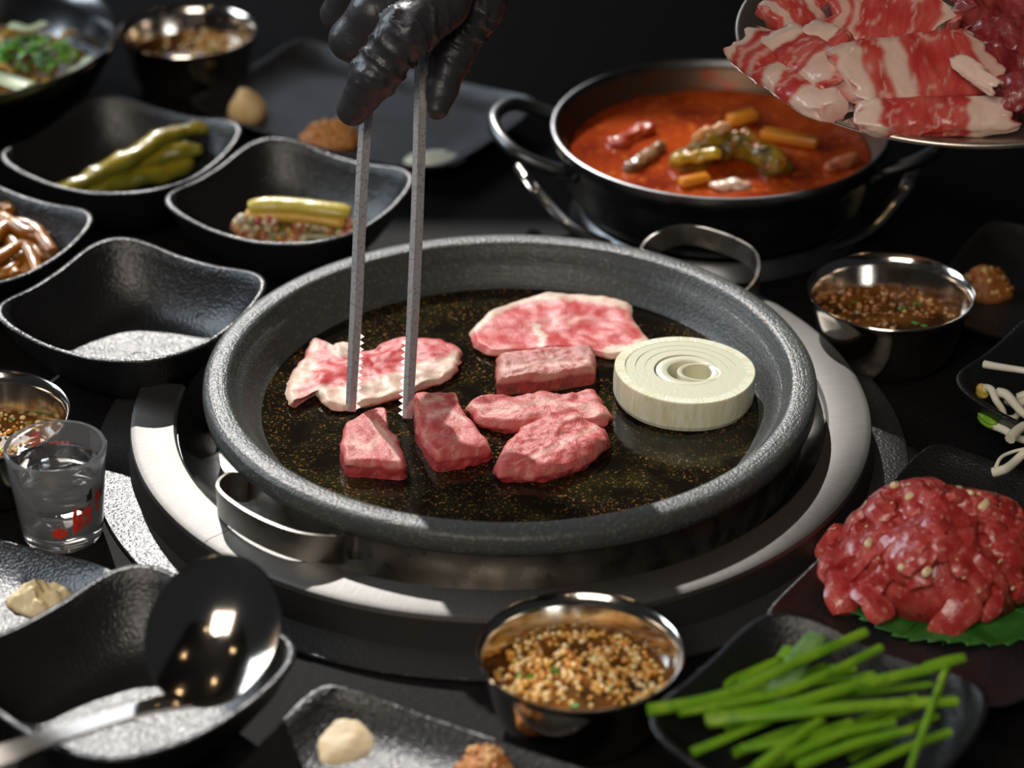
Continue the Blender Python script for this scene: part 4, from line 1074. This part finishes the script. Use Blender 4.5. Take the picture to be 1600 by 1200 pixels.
chunk('mushroom', 'white mushroom stem end at the right of the mushroom heap', [on(76, 385, 2.4), on(72, 412, 1.9)], (.35, .3), [(.75, .62, .45), (.6, .4, .2)], 55, 'mushroom', 1)
chunk('cooked_mushroom', 'dark cooked mushroom mass under the strips in the left dish', [on(-60, 400, 1.4), on(0, 405, 1.5), on(50, 408, 1.4)], (1.5, 1.2), [(.12, .045, .01), (.06, .02, .006)], 56, 'mushroom', .8, step=.22)

# condiments on trays
def paste(name, label, cx, cy, z0, rx, ry, h, cols, seed, cat, bits=None, m='dryfood', rough=.25, sc=1.0, ex=2.6):
    p = on(cx, cy, z0 + h * .5); n, k = 56, 14; v, f, c = [], [], []
    for i in range(k + 1):
        t = i / k
        for j in range(n):
            a = 2 * PI * j / n
            e = 1 + .16 * nz((math.cos(a) * 1.3, math.sin(a) * 1.3, seed), 1.0, seed) + .06 * nz((math.cos(a) * 4, math.sin(a) * 4, seed), 1.0, seed)
            q = Vector((p.x + rx * e * t * math.cos(a), p.y + ry * e * t * math.sin(a), 0))
            q.z = z0 + h * (1 - t ** ex) ** (.5 if ex < 2.5 else 1) * (1 + rough * 1.4 * fbm((q.x, q.y, 0), sc, seed)) - (.05 if t == 1 else 0)
            v.append(tuple(q)); c.append(mixc(cols[0], cols[1], .5 + 1.3 * fbm(q, 1.5, seed)))
    for i in range(k):
        for j in range(n):
            j2 = (j + 1) % n; f.append((i * n + j, (i + 1) * n + j, (i + 1) * n + j2, i * n + j2))
    f.append(tuple(k * n + j for j in range(n))[::-1])
    if not bits: return solo(name, (v, f, c), M[m], label, cat, base=(p.x, p.y, z0), smooth=180)
    t_ = thing(name, label, cat, (p.x, p.y, z0)); part('paste', (v, f, c), M[m], t_, 180)
    def bp(r):
        a, q = r.uniform(0, 2 * PI), math.sqrt(r.random()) * .97
        return (p.x + rx * q * math.cos(a), p.y + ry * q * math.sin(a), z0 + h * (1 - q ** 2.6) + .03)
    part('grains', grains(bits[0], bp, bits[1], bits[2], seed), M['food'], t_, 180, kind='stuff')
    return t_
CRM, CRM2 = (.76, .64, .42), (.68, .52, .30)
SSJ = [(.50, .20, .04), (.60, .30, .08), (.42, .13, .025), (.68, .42, .16)]
paste('minced_garlic', 'ball of minced garlic at the left end of the back tray', 385, 162, .46, 1.25, 1.2, 1.9, [(.78, .56, .30), (.70, .45, .18)], 1, 'garlic', rough=.2, ex=2)
paste('soybean_paste', 'reddish brown soybean paste in the middle of the back tray', 516, 206, .46, 2.0, 1.5, 1.3, [(.55, .24, .06), (.42, .13, .03)], 2, 'paste', (110, .16, SSJ))
paste('white_sauce', 'smear of white sauce at the front corner of the back tray', 678, 244, .62, 1.9, 1.15, .45, [(.70, .70, .58), (.62, .62, .48)], 3, 'sauce', rough=.5)
paste('minced_garlic', 'flat patch of minced garlic on the bottom centre tray', 534, 1146, .46, 1.62, 2.1, .55, [CRM, CRM2], 4, 'garlic', rough=.25)
paste('soybean_paste', 'grainy soybean paste cut off by the bottom edge', 760, 1192, .5, 1.35, 1.6, .9, [(.50, .20, .05), (.42, .15, .03)], 5, 'paste', (90, .17, SSJ))
paste('grated_garlic', 'torn heap of grated garlic on the bottom left tray', 66, 932, .5, 1.65, 1.25, .75, [(.78, .66, .40), (.70, .56, .30)], 6, 'garlic', rough=.9, sc=1.6)
paste('soybean_paste', 'brown soybean paste in the shade behind the right sauce cup', 1540, 440, .46, 1.6, 1.3, 1.4, [(.40, .15, .03), (.30, .09, .02)], 7, 'paste', (70, .2, SSJ))

# salad bowl
SB = (-35.1, 38.8)
sbw = solo('salad_bowl', lathe([(0, .2), (3.6, .2), (3.9, 0), (4.4, 0), (6.9, 1.2), (9.0, 3.2), (10.2, 5.3), (10.6, 6.4), (10.55, 6.55), (10.35, 6.5), (9.9, 5.3), (8.7, 3.4), (6.7, 1.5), (4, .6), (0, .5)], (SB[0], SB[1], 0), 96), M['bigbowl'],
           'large dark metal bowl of dressed salad at the top left corner', 'bowl', base=(SB[0], SB[1], 0), smooth=60)
sal = thing('salad', 'dressed salad with green herbs and brown noodles in the top left bowl', 'salad', (SB[0], SB[1], 1.0))
def sdome(r, a): return Vector((SB[0] + 8.6 * r * math.cos(a), SB[1] + 8.6 * r * math.sin(a), 3.6 + 1.9 * (1 - r * r)))
v, f, c = [], [], []
for k in range(13):
    for i in range(40):
        p = sdome(1 - k / 12, 2 * PI * i / 40); p.z += .4 * fbm(p, .6, 3); v.append(tuple(p)); c.append(mixc((.20, .09, .012), (.34, .20, .03), .5 + fbm(p, .9, 2)))
for k in range(12):
    for i in range(40):
        j = (i + 1) % 40; f.append((k * 40 + i, k * 40 + j, (k + 1) * 40 + j, (k + 1) * 40 + i))
part('salad_base', (v, f, c), M['food'], sal, 180)
rnd = random.Random(17)
for k in range(34):
    a, r = rnd.uniform(-2.2, .6), rnd.uniform(.1, .95); p = sdome(r, a); d = rnd.uniform(0, 6.28); L = rnd.uniform(1.2, 2.4)
    pts = [p + Vector((math.cos(d) * L * (t - .5), math.sin(d) * L * (t - .5), .35 + .5 * math.sin(PI * t) * rnd.uniform(.3, 1))) for t in (0, .33, .66, 1)]
    cl = rnd.choice([(.45, .26, .03), (.55, .35, .06), (.35, .15, .02)])
    part('noodle', tube(smoothpath(pts, 12), .2, 7, colfn=lambda u, q, w_: cl), M['food'], sal, 60)
gcent = on(52, 82, 5.6)
for k in range(70):
    a, r = rnd.uniform(0, 6.28), math.sqrt(rnd.random()); p = gcent + Vector((2.6 * r * math.cos(a), 2.4 * r * math.sin(a), .7 * (1 - r * r) - .2))
    d = rnd.uniform(0, 6.28); L = rnd.uniform(.6, 1.2)
    cl = rnd.choice([(.07, .25, .012), (.13, .36, .02), (.04, .16, .01), (.20, .40, .05)])
    pts = [p + Vector((math.cos(d) * L * (t - .5), math.sin(d) * L * (t - .5), .25 * math.sin(PI * t * 1.3 + .2))) for t in (0, .33, .66, 1)]
    part('herb_sprig', tube(smoothpath(pts, 8), lambda u: .26 * math.sin(PI * min(.97, u * .9 + .08)), 7, .3, colfn=lambda u, q, w_: cl), M['food'], sal, 60)
for px_, zz in (([(-20, 118), (10, 124), (45, 136)], 5.7), ([(18, 38), (45, 45), (70, 36)], 5.8), ([(108, 112), (128, 104), (140, 90)], 5.2)):
    pts = [on(x, y, zz) for x, y in px_]
    part('cabbage_shred', tube(smoothpath(pts, 14), .75 if zz == 5.7 else .4, 10, .25, colfn=lambda u, q, w_: (.55, .62, .36)), M['food'], sal, 60)
